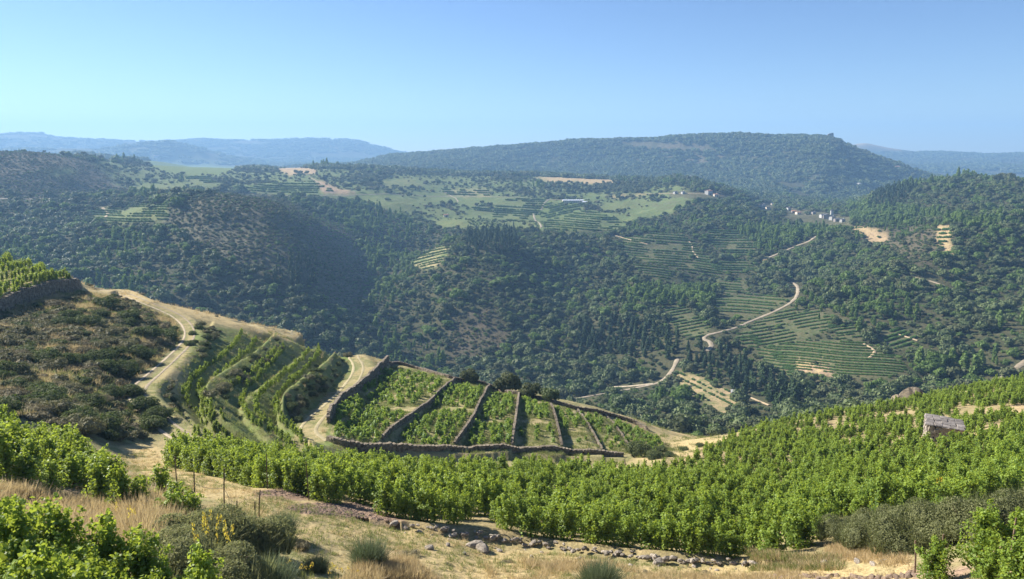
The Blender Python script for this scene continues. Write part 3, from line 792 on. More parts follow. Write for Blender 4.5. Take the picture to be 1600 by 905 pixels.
# materials ---------------------------------------------------------
M = {}
M['vine'] = foliage('vine_leaf', (.028, .08, .012), (.28, .38, .06), 0.40, (.46, .56, .06), 0.5, 0.2)  # young-leaf tones, range widened to paint in sunlit tips and shaded bases
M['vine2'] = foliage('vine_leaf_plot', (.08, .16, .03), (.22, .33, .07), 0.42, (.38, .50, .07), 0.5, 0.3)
M['vine_far'] = foliage('vine_leaf_far', (.05, .11, .025), (.10, .19, .045), 0.3, (.2, .33, .05), 0.6, 0.2)
M['yellow'] = foliage('yellow_leaf', (.50, .30, .03), (.78, .50, .04), 0.4, (.8, .7, .1))
M['bark'] = rough_mat('bark', (.06, .045, .03), (.16, .12, .085), 9, 0.8)
M['oak'] = foliage('oak_leaf', (.045, .07, .026), (.175, .215, .085), 0.18, (.12, .19, .035), 0.6, 0.2)
M['oak2'] = foliage('oak_leaf_grey', (.055, .07, .032), (.15, .165, .075), 0.18, (.14, .18, .05), 0.65, 0.15)
M['chest'] = foliage('chestnut_leaf', (.06, .105, .025), (.16, .23, .055), 0.28, (.2, .33, .045), 0.6, 0.2)
M['pine'] = foliage('pine_needles', (.02, .042, .018), (.07, .11, .042), 0.12, (.07, .13, .03), 0.65, 0.15)
M['scrubleaf'] = foliage('scrub_leaf', (.10, .10, .05), (.28, .26, .14), 0.2, (.22, .22, .08), 0.7, 0.15)
M['heather'] = foliage('heather_leaf', (.12, .11, .062), (.32, .28, .17), 0.2, (.24, .2, .1), 0.75, 0.1)
M['bramble'] = foliage('bramble_leaf', (.055, .075, .032), (.16, .18, .08), 0.22, (.14, .2, .05), 0.75, 0.08)
M['hedge'] = foliage('hedge_leaf', (.08, .09, .04), (.23, .24, .11), 0.28, (.24, .28, .09), 0.7, 0.12)
M['fern'] = foliage('fern_leaf', (.12, .13, .055), (.32, .32, .16), 0.35, (.36, .38, .15), 0.75, 0.1)
M['broom'] = foliage('broom_twig', (.09, .12, .06), (.24, .28, .16), 0.2, (.2, .26, .12), 0.7, 0.15)
M['straw'] = foliage('straw_blade', (.32, .235, .12), (.66, .53, .32), 0.35, (.6, .48, .24), 0.7, 0.2)
M['grass'] = foliage('grass_blade', (.10, .13, .04), (.25, .26, .09), 0.35, (.3, .34, .1), 0.7, 0.2)
M['stone'] = rough_mat('granite', (.16, .13, .10), (.44, .39, .33), 3.5, 0.6, c3=(.30, .26, .21))
M['stone_dark'] = rough_mat('wall_stone', (.08, .064, .045), (.30, .25, .18), 3.0, 0.6, c3=(.17, .14, .10))
M['wood'] = rough_mat('weathered_wood', (.09, .06, .04), (.22, .16, .11), 6, 0.7)
M['wire'] = rough_mat('wire', (.25, .25, .25), (.4, .4, .4), 6, 0.0, 0.5)

def geo_mesh(name, geo, mat, smooth=False):
    return np_mesh(name, geo[0], geo[1], mat, attr={'leafv': geo[2]}, smooth=smooth)

# grapevine: a short trunk, arching shoots set with leaves
def vine_geo(rng, shoots, leaves, leaf, h=1.75, w=0.75):
    Cs, Ns, As_ = [], [], []
    for s in range(shoots):
        a = rng.random() * 2 * pi; out = (0.25 + 0.75 * rng.random()) * w; up = (0.75 + 0.5 * rng.random()) * (h - 0.55)
        droop = rng.random() < 0.5
        if rng.random() < 0.42: out *= 0.45; up *= 1.05 + 0.35 * rng.random(); droop = False
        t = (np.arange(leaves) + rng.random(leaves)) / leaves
        x = out * np.sin(t * 1.5); z = 0.42 + up * (np.sin(t * (2.5 if droop else 1.5)))
        if droop: z -= 0.75 * t ** 2
        p = np.stack([x * cos(a), x * sin(a) * 1.15, z], 1) + rng.normal(size=(leaves, 3)) * (0.10 * (1 - 0.55 * t))[:, None]
        Cs.append(p)
        nrm = np.stack([np.cos(a) * np.ones(leaves), np.sin(a) * np.ones(leaves), 0.9 + 0 * t], 1) + rng.normal(size=(leaves, 3)) * 0.8
        As_.append(np.clip(0.4 * rng.random(leaves) + 0.7 * t ** 1.6, 0, 1))  # paler towards shoot tips: young leaves, plus sunlight put into the colour
        Ns.append(nrm / np.linalg.norm(nrm, axis=1, keepdims=True))
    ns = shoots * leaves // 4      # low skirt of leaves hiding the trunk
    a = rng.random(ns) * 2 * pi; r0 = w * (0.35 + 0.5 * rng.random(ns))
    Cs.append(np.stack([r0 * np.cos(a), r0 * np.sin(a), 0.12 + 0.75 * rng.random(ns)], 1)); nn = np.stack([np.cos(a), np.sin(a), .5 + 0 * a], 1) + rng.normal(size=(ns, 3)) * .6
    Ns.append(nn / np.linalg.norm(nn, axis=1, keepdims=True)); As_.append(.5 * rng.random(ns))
    C = np.vstack(Cs); C[:, 2] = np.maximum(C[:, 2], 0.12 + 0.2 * rng.random(len(C)))
    V, F, A = cards(C, np.vstack(Ns), leaf * (0.7 + 0.6 * rng.random(len(C))), rng, 1.0)
    return V, F, np.repeat(np.concatenate(As_), 4)
def trunk_geo(rng, h=0.75, r=0.05):
    p = [(0, 0, -0.3), (0.03 * rng.normal(), 0.03 * rng.normal(), h * 0.4), (0.08 * rng.normal(), 0.08 * rng.normal(), h)]
    parts = [tube(p, [r * 1.3, r, r * 0.8])]
    for k in range(3):
        a = rng.random() * 6.28
        parts.append(tube([p[-1], (p[-1][0] + 0.25 * cos(a), p[-1][1] + 0.25 * sin(a), h + 0.25)], [r * 0.6, r * 0.25], 4))
    return cat_geo(parts)
rg = np.random.default_rng(11)
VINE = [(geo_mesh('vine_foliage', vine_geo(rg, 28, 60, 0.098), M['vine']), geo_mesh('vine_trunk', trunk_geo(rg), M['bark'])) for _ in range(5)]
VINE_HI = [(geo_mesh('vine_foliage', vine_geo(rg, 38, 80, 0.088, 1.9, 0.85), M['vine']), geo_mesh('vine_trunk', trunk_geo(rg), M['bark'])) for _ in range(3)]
def proto(name, parts):
    """parts (geo, material): one mesh with several materials, kept out of the scene"""
    V, F, A, mi = join_geo([g for g, _ in parts])
    me = np_mesh(name, V, F, [m for _, m in parts], midx=mi, attr={'leafv': A})
    return bpy.data.objects.new(name, me)
def coll(name, obs):
    c = bpy.data.collections.new(name)
    for o in obs: c.objects.link(o)
    return c
PC = {}
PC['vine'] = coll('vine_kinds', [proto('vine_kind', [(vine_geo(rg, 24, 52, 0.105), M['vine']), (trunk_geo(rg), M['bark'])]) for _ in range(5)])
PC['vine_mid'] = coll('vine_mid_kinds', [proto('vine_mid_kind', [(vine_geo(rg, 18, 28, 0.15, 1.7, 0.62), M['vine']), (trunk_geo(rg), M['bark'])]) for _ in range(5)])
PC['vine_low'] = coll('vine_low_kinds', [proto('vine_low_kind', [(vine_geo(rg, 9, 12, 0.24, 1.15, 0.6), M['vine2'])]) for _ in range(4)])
PC['vine_far'] = coll('vine_far_kinds', [proto('vine_far_kind', [(crown_geo([((0, 0, .7), (.8, 1.1, .8)), ((.3, .7, .7), (.6, .8, .9))], 34, 0.75, rg), M['vine_far'])]) for _ in range(3)])
def tuft(rng, n, h, mat, w=0.006, base=0.15, lean=0.9): return proto('tuft_kind', [(blades(n, rng, h, 1.0, w, lean, base), mat)])
PC['straw'] = coll('straw_kinds', [tuft(rg, 26, 0.55, M['straw'], 0.011, 0.22) for _ in range(4)])
PC['grass'] = coll('grass_kinds', [tuft(rg, 30, 0.22, M['grass'], 0.011, 0.22) for _ in range(4)])
def lobes_shrub(rng, k, w, h):
    L_ = [((0, 0, h * 0.45), (w * 0.55, w * 0.55, h * 0.5))]
    for i in range(k):
        a = 2 * pi * i / k + rng.random(); r = w * (0.35 + 0.25 * rng.random()); q = w * (0.26 + 0.2 * rng.random())
        L_.append(((r * cos(a), r * sin(a), h * (0.25 + 0.35 * rng.random())), (q, q, q * h / w * (0.9 + 0.5 * rng.random()))))
    return L_
SHR = {k: [crown_geo(lobes_shrub(rg, 5, 1.0, hh), 420, 0.11, rg, 0.9, 0.82) for _ in range(4)] for k, hh in (('scrubleaf', 0.95), ('heather', 0.7), ('bramble', 0.9))}
PC['shrub'] = coll('shrub_kinds', [proto('shrub_kind', [(g, M[k])]) for k in ('scrubleaf', 'heather', 'bramble', 'scrubleaf', 'heather') for g in SHR[k][:2]])
PC['understory'] = coll('understory_kinds', [proto('bush_kind', [(g, M[m])]) for m in ('bramble', 'oak', 'chest') for g in SHR['bramble'][:2]])
def tree_lobes(rng, kind):
    if kind == 'pine':
        return [((rng.normal()*.05, rng.normal()*.05, z), (r, r, .22)) for z, r in ((.55, .36), (.85, .34), (1.15, .30), (1.45, .24), (1.72, .17), (1.95, .10))]
    if kind == 'poplar':
        return [((rng.normal()*.06, rng.normal()*.06, z), (r, r, .38)) for z, r in ((.6, .38), (1.0, .42), (1.4, .36), (1.8, .24))]
    L_ = [((0, 0, .85), (.62, .62, .5))]
    for i in range(6):
        a = i * 1.05 + rng.random(); r = .4 + .2 * rng.random()
        L_.append(((r * cos(a), r * sin(a), .65 + .5 * rng.random()), (.36 + .12 * rng.random(),) * 2 + (.30 + .1 * rng.random(),)))
    L_.append(((rng.normal() * .15, rng.normal() * .15, 1.2), (.42, .42, .34)))
    return L_
def tree_trunk(rng, h=1.0, r=0.06):
    p = [(0, 0, -0.35), (0.02 * rng.normal(), 0.02 * rng.normal(), h * 0.5), (0.05 * rng.normal(), 0.05 * rng.normal(), h)]
    parts = [tube(p, [r * 1.4, r, r * 0.5])]
    for k in range(3):
        a = k * 2.1 + rng.random(); parts.append(tube([p[1], (0.35 * cos(a), 0.35 * sin(a), h * 0.85)], [r * 0.6, r * 0.2], 4))
    return cat_geo(parts)
TREE = {}
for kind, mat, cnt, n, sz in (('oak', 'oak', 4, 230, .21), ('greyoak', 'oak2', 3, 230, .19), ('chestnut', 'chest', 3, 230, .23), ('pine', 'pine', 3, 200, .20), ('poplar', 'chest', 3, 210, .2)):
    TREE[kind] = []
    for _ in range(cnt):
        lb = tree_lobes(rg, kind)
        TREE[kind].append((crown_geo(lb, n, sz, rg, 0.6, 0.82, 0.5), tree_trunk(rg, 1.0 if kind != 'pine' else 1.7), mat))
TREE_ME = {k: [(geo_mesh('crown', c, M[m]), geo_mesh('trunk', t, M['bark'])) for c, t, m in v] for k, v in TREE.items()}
BIG = {k: [] for k in ('oak', 'greyoak')}
for k, m in (('oak', 'oak'), ('greyoak', 'oak2')):
    for _ in range(2):
        BIG[k].append((geo_mesh('crown', crown_geo(tree_lobes(rg, 'oak'), 1500, .10, rg, 0.9, 0.8, 0.5), M[m]), geo_mesh('trunk', tree_trunk(rg), M['bark'])))
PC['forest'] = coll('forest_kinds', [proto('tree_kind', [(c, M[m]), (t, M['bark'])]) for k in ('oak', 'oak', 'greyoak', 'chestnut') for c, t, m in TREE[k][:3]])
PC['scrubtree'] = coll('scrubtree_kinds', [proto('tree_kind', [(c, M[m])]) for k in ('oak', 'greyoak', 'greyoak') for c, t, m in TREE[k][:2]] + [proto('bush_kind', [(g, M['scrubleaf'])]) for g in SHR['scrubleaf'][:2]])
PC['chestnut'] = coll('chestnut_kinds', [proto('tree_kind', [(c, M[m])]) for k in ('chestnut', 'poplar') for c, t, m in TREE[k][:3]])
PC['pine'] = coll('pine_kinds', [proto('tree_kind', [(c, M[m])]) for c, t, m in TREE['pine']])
def mass_geo(rng):
    lb = []
    for i in range(9):
        a = rng.random() * 6.28; r = 2.4 * math.sqrt(rng.random()); q = .6 + .4 * rng.random()
        lb.append(((r * cos(a), r * sin(a), q * .7), (q, q, q * .9)))
    return crown_geo(lb, 200, .42, rng, .6, .85, .2)
PC['mass'] = coll('wood_kinds', [proto('wood_kind', [(mass_geo(rg), M[m])]) for m in ('oak', 'oak', 'oak2', 'oak')])

_NG = {}
def scatter_group(c):
    if c.name in _NG: return _NG[c.name]
    ng = bpy.data.node_groups.new('scatter_' + c.name, 'GeometryNodeTree')
    ng.interface.new_socket('Geometry', in_out='INPUT', socket_type='NodeSocketGeometry')
    ng.interface.new_socket('Geometry', in_out='OUTPUT', socket_type='NodeSocketGeometry')
    nd, lk = ng.nodes, ng.links
    gi = nd.new('NodeGroupInput'); go = nd.new('NodeGroupOutput')
    ip = nd.new('GeometryNodeInstanceOnPoints'); ci = nd.new('GeometryNodeCollectionInfo')
    ci.inputs['Collection'].default_value = c; ci.inputs['Separate Children'].default_value = True; ci.inputs['Reset Children'].default_value = True
    def na(n, t):
        x = nd.new('GeometryNodeInputNamedAttribute'); x.data_type = t; x.inputs['Name'].default_value = n
        return [o for o in x.outputs if o.enabled and o.name == 'Attribute'][0]
    lk.new(gi.outputs[0], ip.inputs['Points']); lk.new(ci.outputs[0], ip.inputs['Instance'])
    ip.inputs['Pick Instance'].default_value = True
    lk.new(na('pidx', 'INT'), ip.inputs['Instance Index'])
    e = nd.new('FunctionNodeEulerToRotation'); lk.new(na('rot', 'FLOAT_VECTOR'), e.inputs[0]); lk.new(e.outputs[0], ip.inputs['Rotation'])
    lk.new(na('scl', 'FLOAT_VECTOR'), ip.inputs['Scale'])
    lk.new(ip.outputs[0], go.inputs[0])
    _NG[c.name] = ng
    return ng
def scatter(name, key, P, scale, label, rot=None, tilt=0.0, kind='stuff', parent=None):
    P = np.asarray(P, np.float32); n = len(P)
    if n == 0: return None
    c = PC[key]
    me = bpy.data.meshes.new(name); me.vertices.add(n); me.vertices.foreach_set('co', P.ravel())
    rt = np.zeros((n, 3), np.float32); rt[:, 2] = RNG.random(n) * 2 * pi if rot is None else rot
    if tilt: rt[:, :2] = RNG.normal(size=(n, 2)) * tilt
    sc_ = np.asarray(scale, np.float32)
    if sc_.ndim == 1: sc_ = np.repeat(sc_[:, None], 3, 1)
    a = me.attributes.new('rot', 'FLOAT_VECTOR', 'POINT'); a.data.foreach_set('vector', rt.ravel())
    a = me.attributes.new('scl', 'FLOAT_VECTOR', 'POINT'); a.data.foreach_set('vector', np.ascontiguousarray(sc_).ravel())
    a = me.attributes.new('pidx', 'INT', 'POINT'); a.data.foreach_set('value', RNG.integers(0, len(c.objects), n).astype(np.int32))
    o = link(name, me, parent)
    tag(o, label, kind=kind)
    md = o.modifiers.new('scatter', 'NODES'); md.node_group = scatter_group(c)
    return o
def individual(name, parts, loc, rz, sc_, label, cat, group=None):
    """an Empty at the base with one child per (part name, mesh)"""
    e = empty(name, loc, rz)
    e.scale = (sc_,) * 3 if np.isscalar(sc_) else sc_
    for pn, me in parts: link(pn, me, e)
    return tag(e, label, cat, group)
# ------------------------------------------------------------------ vineyards close by
VY_MAIN = [(262, 718), (300, 712), (400, 716), (520, 726), (700, 733), (970, 738), (1050, 738), (1095, 712), (1130, 690), (1200, 668), (1300, 650), (1400, 632), (1500, 612), (1560, 598), (1700, 575), (1700, 792), (1560, 800), (1420, 806), (1296, 818), (1292, 877), (1175, 882), (1050, 875), (950, 865), (850, 853), (760, 839), (700, 831), (600, 816), (592, 800), (480, 782), (400, 768), (350, 756), (300, 742), (262, 728)]
VY_LEFT = [(-300, 678), (0, 688), (80, 700), (135, 722), (180, 752), (215, 776), (285, 798), (345, 810), (355, 830), (310, 838), (220, 815), (150, 786), (80, 770), (0, 762), (-300, 752)]
def rows(us, rstart, rend, gap, step, jit=0.18):
    """rows of plants running across the slope: start line r(theta) + k*gap"""
    th, _ = ray(np.linspace(*us, 400), np.full(400, 700.0))
    out = []; ridx = []
    k = 0
    rs = rstart(th)
    while k * gap < rend:
        r = rs + k * gap + 0.35 * fbm(th * 90, th * 0 + k * 3.1, 8, 3, 2)
        x = np.sin(th) * r; y = np.cos(th) * r
        c = np.concatenate([[0], np.cumsum(np.hypot(np.diff(x), np.diff(y)))])
        m = int(c[-1] / step); t = (np.arange(m) + 0.5) * step + RNG.normal(size=m) * jit
        out.append(np.stack([np.interp(t, c, x), np.interp(t, c, y)], 1) + RNG.normal(size=(m, 2)) * 0.10); ridx.append(np.full(m, k)); k += 1
    P = np.vstack(out); return P[:, 0], P[:, 1], np.concatenate(ridx)
def with_z(x, y, dz=0.0): return np.stack([x, y, H(x, y) + dz], 1)

# main vineyard ------------------------------------------------------
fx, fy = TB.hit([258, 350, 480, 600, 700, 850, 950, 1050, 1175, 1290, 1296, 1420, 1560, 1700], [728, 756, 782, 812, 826, 848, 860, 870, 878, 868, 818, 806, 800, 792])[:, :2].T
fth = np.arctan2(fx, fy); fr = np.hypot(fx, fy); od = np.argsort(fth)
FR = lambda th: np.interp(th, fth[od], fr[od])
tg = np.linspace(fth.min() - .1, fth.max() + .1, 400); fg = np.interp(tg, fth[od], fr[od]); fg = np.convolve(np.pad(fg, 30, mode='edge'), np.hanning(61) / np.hanning(61).sum(), mode='valid')
FRS = lambda th: np.interp(th, tg, fg) + 0.9
x, y, ri = rows((240, 1720), FRS, 140, 2.1, 0.85)
z = H(x, y); u, v = project(x, y, z)
hut_p = at(1474, 688, 60)
keep = in_poly(u, v, VY_MAIN) & TB.visible(x, y, z + 2.2)
rr = np.hypot(x, y)
gapn = fbm(x, y, 5, 15, 2)
keep &= ~((rr > 78) & (gapn > 0.30 - 0.1 * (rr > 100)) )
keep &= RNG.random(len(x)) > np.where(rr > 75, 0.14, 0.05)
keep &= (np.abs(x - hut_p[0]) > 3.4) | (y - hut_p[1] > 3.0) | (y - hut_p[1] < -4.2)
for bare in ([(1505, 690), (1560, 668), (1590, 664), (1540, 690)], [(1575, 655), (1600, 628), (1640, 620), (1640, 665)], [(1340, 652), (1430, 642), (1440, 648), (1360, 660)]):
    keep &= ~in_poly(u, v, bare)
x, y, z, rr, ri = x[keep], y[keep], z[keep], rr[keep], ri[keep]
VM = np.stack([x, y, z - 0.02], 1)
# left vineyard
x2, y2, r2 = rows((-260, 420), lambda th: 22.5 + 0 * th, 40, 1.75, 0.95)
z2 = H(x2, y2); u2, v2 = project(x2, y2, z2)
k2 = in_poly(u2, v2, VY_LEFT) & TB.visible(x2, y2, z2 + 2.2); VL = np.stack([x2, y2, z2], 1)[k2]
# bottom corners
def patch_rows(a, b, n_rows, gap, step, inward):
    a = np.array(a); b = np.array(b); d = (b - a); l = np.hypot(*d); d /= l; nrm = np.array([-d[1], d[0]]) * inward; out = []
    for k in range(n_rows):
        for t in np.arange(0.3, l, step):
            out.append(a + d * (t + 0.15 * RNG.normal()) + nrm * (k * gap + 0.1 * RNG.normal()))
    o = np.array(out); return np.stack([o[:, 0], o[:, 1], H(o[:, 0], o[:, 1])], 1)
pa, pb_ = TB.hit([-200, 330], [905, 1000])[:, :2]
VB1 = patch_rows(pa, pb_, 3, 1.4, 0.75, -1)
ub, vb = project(*VB1.T)
pc, pd = TB.hit([1452, 1760], [915, 890])[:, :2]
VB2 = patch_rows(pc, pd, 3, 1.5, 0.85, -1)
used_n = 0
def place_vines(P, meshes, label, group, limit, smin=0.66, smax=0.86):
    global used_n
    out = 0
    for pi_, p in enumerate(P[:limit]):
        f, t = meshes[int(RNG.integers(len(meshes)))]
        s = smin + (smax - smin) * RNG.random()
        individual('grapevine', [('foliage', f), ('trunk', t)], p, RNG.random() * 2 * pi, (s * 1.1, s * 1.1, s * (0.72 + 0.4 * RNG.random())), label if isinstance(label, str) else label[pi_], 'grapevine', group); out += 1
    used_n += out
RN = ['front', 'second', 'third', 'fourth', 'fifth', 'sixth']
def ordn(k): return '%d%s' % (k, 'th' if 10 <= k % 100 <= 20 else {1: 'st', 2: 'nd', 3: 'rd'}.get(k % 10, 'th'))
def row_labels(P, rid, what, end='left'):
    out = [None] * len(P); uu_, _ = project(P[:, 0], P[:, 1], P[:, 2])
    for r_ in np.unique(rid):
        ii = np.nonzero(rid == r_)[0]; ii = ii[np.argsort(uu_[ii])]
        for k, i in enumerate(ii): out[i] = what % (RN[int(r_)] if r_ < 6 else ordn(int(r_) + 1), ordn(k + 1))
    return out
def rid_of(P, n_rows): return np.repeat(np.arange(n_rows), len(P) // n_rows)
place_vines(VB1, VINE_HI, row_labels(VB1, 2 - rid_of(VB1, 3), 'big grapevine in the bottom left corner, %s row from the camera, %s from left'), 'grapevines in the bottom left corner', 120)
place_vines(VB2, VINE_HI, row_labels(VB2, 2 - rid_of(VB2, 3), 'leafy grapevine in the bottom right corner, %s row from the camera, %s from left'), 'grapevines in the bottom right corner', 60, .52, .68)
fd = rr - FR(np.arctan2(x, y)) * 1.0
uu, vv = project(x, y, z)
front = (uu < 1300) & (fd < 4.5)
o1 = np.argsort(np.where(front, rr, 1e6))[:max(0, min(int(front.sum()), 200 - 0))]
n_front = min(len(o1), 300 - used_n); o1 = o1[:n_front]
place_vines(VM[o1], VINE, row_labels(VM[o1], ri[o1] - ri[o1].min(), 'bright green grapevine above the rubble wall, %s row from it, %s from the left'), 'front row grapevines of the middle vineyard', 400)
rest = np.ones(len(VM), bool); rest[o1] = False
def split_scatter(P, key, lab, name='vineyard'):
    s = (0.64 + 0.24 * RNG.random(len(P))) * (.9 if key == 'vine_mid' else 1); sc_ = np.stack([s * 1.1, s * 1.1, s * (0.66 + 0.5 * RNG.random(len(P)))], 1)
    scatter(name, key, P, sc_, lab)
nr = np.hypot(VM[:, 0], VM[:, 1])
split_scatter(VM[rest & (nr < 62)], 'vine', 'dense bright green grapevines filling the middle of the near slope')
split_scatter(VM[rest & (nr >= 62)], 'vine_mid', 'grapevines of the far half of the slope, up to its crest on the right')
split_scatter(VL, 'vine', 'grapevines of the left vineyard below the scrubby slope')

# curved terrace rows
ROWS_T = [
    [(378, 520), (372, 532), (352, 556), (318, 580), (297, 602), (292, 625), (305, 645), (340, 668)],
    [(400, 532), (380, 558), (340, 586), (312, 606), (318, 628), (332, 644), (350, 656)],
    [(432, 548), (408, 572), (384, 592), (362, 608)],
    [(445, 545), (425, 570), (402, 594), (382, 614), (379, 632), (392, 656), (425, 680), (450, 694)],
    [(484, 548), (462, 572), (425, 602), (404, 622), (400, 640), (412, 660), (440, 684), (455, 698)],
    [(508, 545), (492, 562), (462, 592), (440, 612), (428, 632), (432, 648), (450, 668), (468, 684), (478, 700)],
    [(320, 660), (350, 680), (362, 696)],
    [(300, 672), (330, 690)],
]
TP = []
for rwy in ROWS_T:
    w = world_line(rwy, 6, step=0.8); w = w + RNG.normal(size=w.shape) * 0.10; w = w[RNG.random(len(w)) > 0.06]; TP.append(w)
TP = np.vstack(TP); TP3 = with_z(TP[:, 0], TP[:, 1])
s = 0.30 + 0.30 * RNG.random(len(TP3)); scatter('terrace_vines', 'vine_mid', TP3, np.stack([s * .95, s * .95, s * .85], 1), 'single curving rows of grapevines on the left terraces')
# upper left terrace rows
UL = []
for rwy in ([(-60, 478), (0, 468), (60, 446), (112, 440)], [(-60, 466), (0, 456), (50, 440), (105, 433)], [(-60, 450), (0, 440), (52, 430), (95, 426)], [(-60, 436), (0, 426), (35, 420), (52, 417)], [(-60, 424), (0, 417), (50, 411)]):
    w = world_line(rwy, 6, step=0.8); UL.append(w + RNG.normal(size=w.shape) * 0.15)
UL = np.vstack(UL); s = 0.6 + 0.2 * RNG.random(len(UL))
scatter('terrace_vines', 'vine_mid', with_z(UL[:, 0], UL[:, 1]), np.stack([s, s, s], 1), 'rows of grapevines on the walled terrace at the upper left')

# vines inside the walled plots
PLOTS = [
    ([(560, 610), (604, 578), (640, 584), (700, 600), (668, 622), (630, 640), (608, 634), (585, 640)], 1.55, 0.9),
    ([(522, 640), (560, 625), (600, 645), (640, 650), (600, 676), (585, 695), (528, 690)], 0.95, 0.75),
    ([(716, 604), (755, 612), (740, 640), (700, 636), (665, 630), (690, 612)], 1.15, 0.85),
    ([(645, 655), (700, 645), (740, 648), (725, 665), (705, 698), (640, 696), (628, 680)], 0.9, 0.75),
    ([(768, 618), (804, 622), (802, 645), (790, 655), (745, 655), (752, 640)], 1.1, 0.85),
    ([(745, 668), (798, 662), (796, 694), (722, 698)], 1.05, 0.8),
    ([(818, 626), (858, 638), (862, 656), (815, 652)], 1.15, 0.85),
    ([(812, 664), (868, 666), (872, 696), (806, 696)], 2.3, 0.8),
    ([(868, 640), (902, 650), (918, 672), (872, 668)], 1.25, 0.8), ([(880, 684), (930, 690), (936, 702), (884, 702)], 2.2, 0.7),
    ([(908, 650), (940, 654), (962, 684), (924, 672)], 1.25, 0.8), ([(930, 684), (966, 684), (985, 704), (944, 704)], 1.3, 0.65),
    ([(948, 656), (1010, 678), (1040, 700), (1020, 712), (990, 700), (962, 672)], 1.4, 0.8),
]
PP = []; PS = []
for poly, gap, sc0 in PLOTS:
    pw = TB.hit([p[0] for p in poly], [p[1] for p in poly])[:, :2]
    lo, hi = pw.min(0), pw.max(0)
    gx, gy = np.meshgrid(np.arange(lo[0], hi[0], gap), np.arange(lo[1], hi[1], gap * 1.1))
    q = np.stack([gx.ravel(), gy.ravel()], 1) + RNG.normal(size=(gx.size, 2)) * gap * 0.2
    m = in_poly(q[:, 0], q[:, 1], pw); q = q[m]; PP.append(q); PS.append(np.full(len(q), sc0 * .86) * (0.75 + 0.5 * RNG.random(len(q))))
PP = np.vstack(PP); PS = np.concatenate(PS)
scatter('plot_vines', 'vine_low', with_z(PP[:, 0], PP[:, 1], -0.1), PS, 'low young grapevines growing inside the stone walled plots')

# ------------------------------------------------------------------ far valley: woods, pines, vineyard rows
road_w = [(world_line(p, 5, rmin=215), w, c) for p, w, c in ROADS]
def far_trees():
    gx, gy = np.meshgrid(np.arange(-1150, 1150, 5.6), np.arange(190, 1650, 5.6))
    x = gx.ravel() + RNG.uniform(-2.6, 2.6, gx.size); y = gy.ravel() + RNG.uniform(-2.6, 2.6, gx.size)
    r = np.hypot(x, y); m = (np.abs(np.arctan2(x, y)) < RAD(38)) & (r > 205) & (r < 1600); x, y = x[m], y[m]
    z = H(x, y); m = TB.visible(x, y, z + 7); x, y, z = x[m], y[m], z[m]
    u, v, ju, jv, fld, dens, size, sc = far_masks(x, y, z)
    r = np.hypot(x, y)
    cl = fbm(x, y, 60, 201, 3)
    p = np.where(sc, dens * np.where(dens < .5, 0.35 + 3.2 * cl, 0.55 + 1.3 * cl), 0.95 + 0.35 * cl)
    p = np.where(v < 300, np.maximum(p, 0.25), p)
    keep = (~fld | ((fbm(x, y, 14, 401, 2) > .42) & (r < 1300))) & (RNG.random(len(x)) < p)
    for w, wd, _ in road_w:
        bx = (x > w[:, 0].min() - 8) & (x < w[:, 0].max() + 8) & (y > w[:, 1].min() - 35) & (y < w[:, 1].max() + 8) & keep
        if bx.any():
            d = line_dist(x[bx], y[bx], w)[0]; kk = np.nonzero(bx)[0]
            # keep the slope on the camera's side of a road low so that the road shows
            dz_front = np.zeros(len(kk)); keep[kk[d < wd * 0.5 + 3.2]] = False
            ux, vy = u[kk], v[kk]; up, vp = project(w[:, 0], w[:, 1], H(w[:, 0], w[:, 1]))
            for q in range(len(kk)):
                j = int(np.argmin(np.abs(up - ux[q])))
                if abs(up[j] - ux[q]) < 9 and 0 < vy[q] - vp[j] < 6800 / r[kk[q]] and d[q] < 40 and RNG.random() < 0.88: keep[kk[q]] = False
    # keep trees that would stand right in front of a field low
    x, y, z, u, v, size, sc, r, cl = [a[keep] for a in (x, y, z, u, v, size, sc, r, cl)]
    blk = np.zeros(len(x), bool)
    for f in FIELDS:
        if f[4] or f[0] in (18, 43, 44, 45): blk |= in_poly(u, v - 10 * 450 / r, f[3])
    k = ~(blk & (RNG.random(len(x)) < 0.75)); x, y, z, u, v, size, sc, r, cl, blk = [a[k] for a in (x, y, z, u, v, size, sc, r, cl, blk)]
    s = 3.0 * size * (0.5 + 1.15 * RNG.random(len(x)) ** 2.6 + 0.5 * np.clip(cl + .2, 0, 1)); s = np.where(blk, s * 0.6, s)
    s = np.where(r > 1000, s * 1.25, s)
    big = fbm(x, y, 90, 333, 2)
    pinez = in_poly(u, v, [(900, 508), (960, 505), (1060, 520), (1130, 545), (1170, 570), (1230, 600), (1270, 640), (1200, 650), (1090, 575), (1000, 560), (900, 560)]) | in_poly(u, v, [(415, 402), (500, 405), (498, 450), (420, 450)]) | in_poly(u, v, [(1370, 296), (1440, 292), (1400, 325), (1360, 322)]) | in_poly(u, v, [(725, 362), (805, 352), (808, 400), (730, 402)])
    chz = (in_poly(u, v, [(560, 340), (640, 345), (700, 370), (640, 400), (620, 440), (640, 480), (700, 560), (700, 600), (600, 580), (580, 500), (560, 430), (580, 380)]) & (big > -0.25)) | (in_poly(u, v, [(1330, 460), (1600, 440), (1600, 590), (1440, 590), (1330, 530)]) & (big > -0.2)) | (in_poly(u, v, [(1325, 320), (1400, 320), (1480, 340), (1400, 350), (1330, 345)])) | in_poly(u, v, [(150, 370), (240, 372), (235, 400), (160, 410)]) | (in_poly(u, v, [(500, 320), (620, 322), (660, 360), (560, 365)])) | in_poly(u, v, [(1055, 450), (1120, 448), (1110, 480), (1060, 482)])
    chz |= (big > 0.45)
    zone = np.where(pinez, 3, np.where(chz, 2, np.where(sc, 1, 0)))
    s = np.where(pinez, s * 0.62 + 2.0, s)
    return x, y, z - 0.25 * s, s, zone, u, v, r
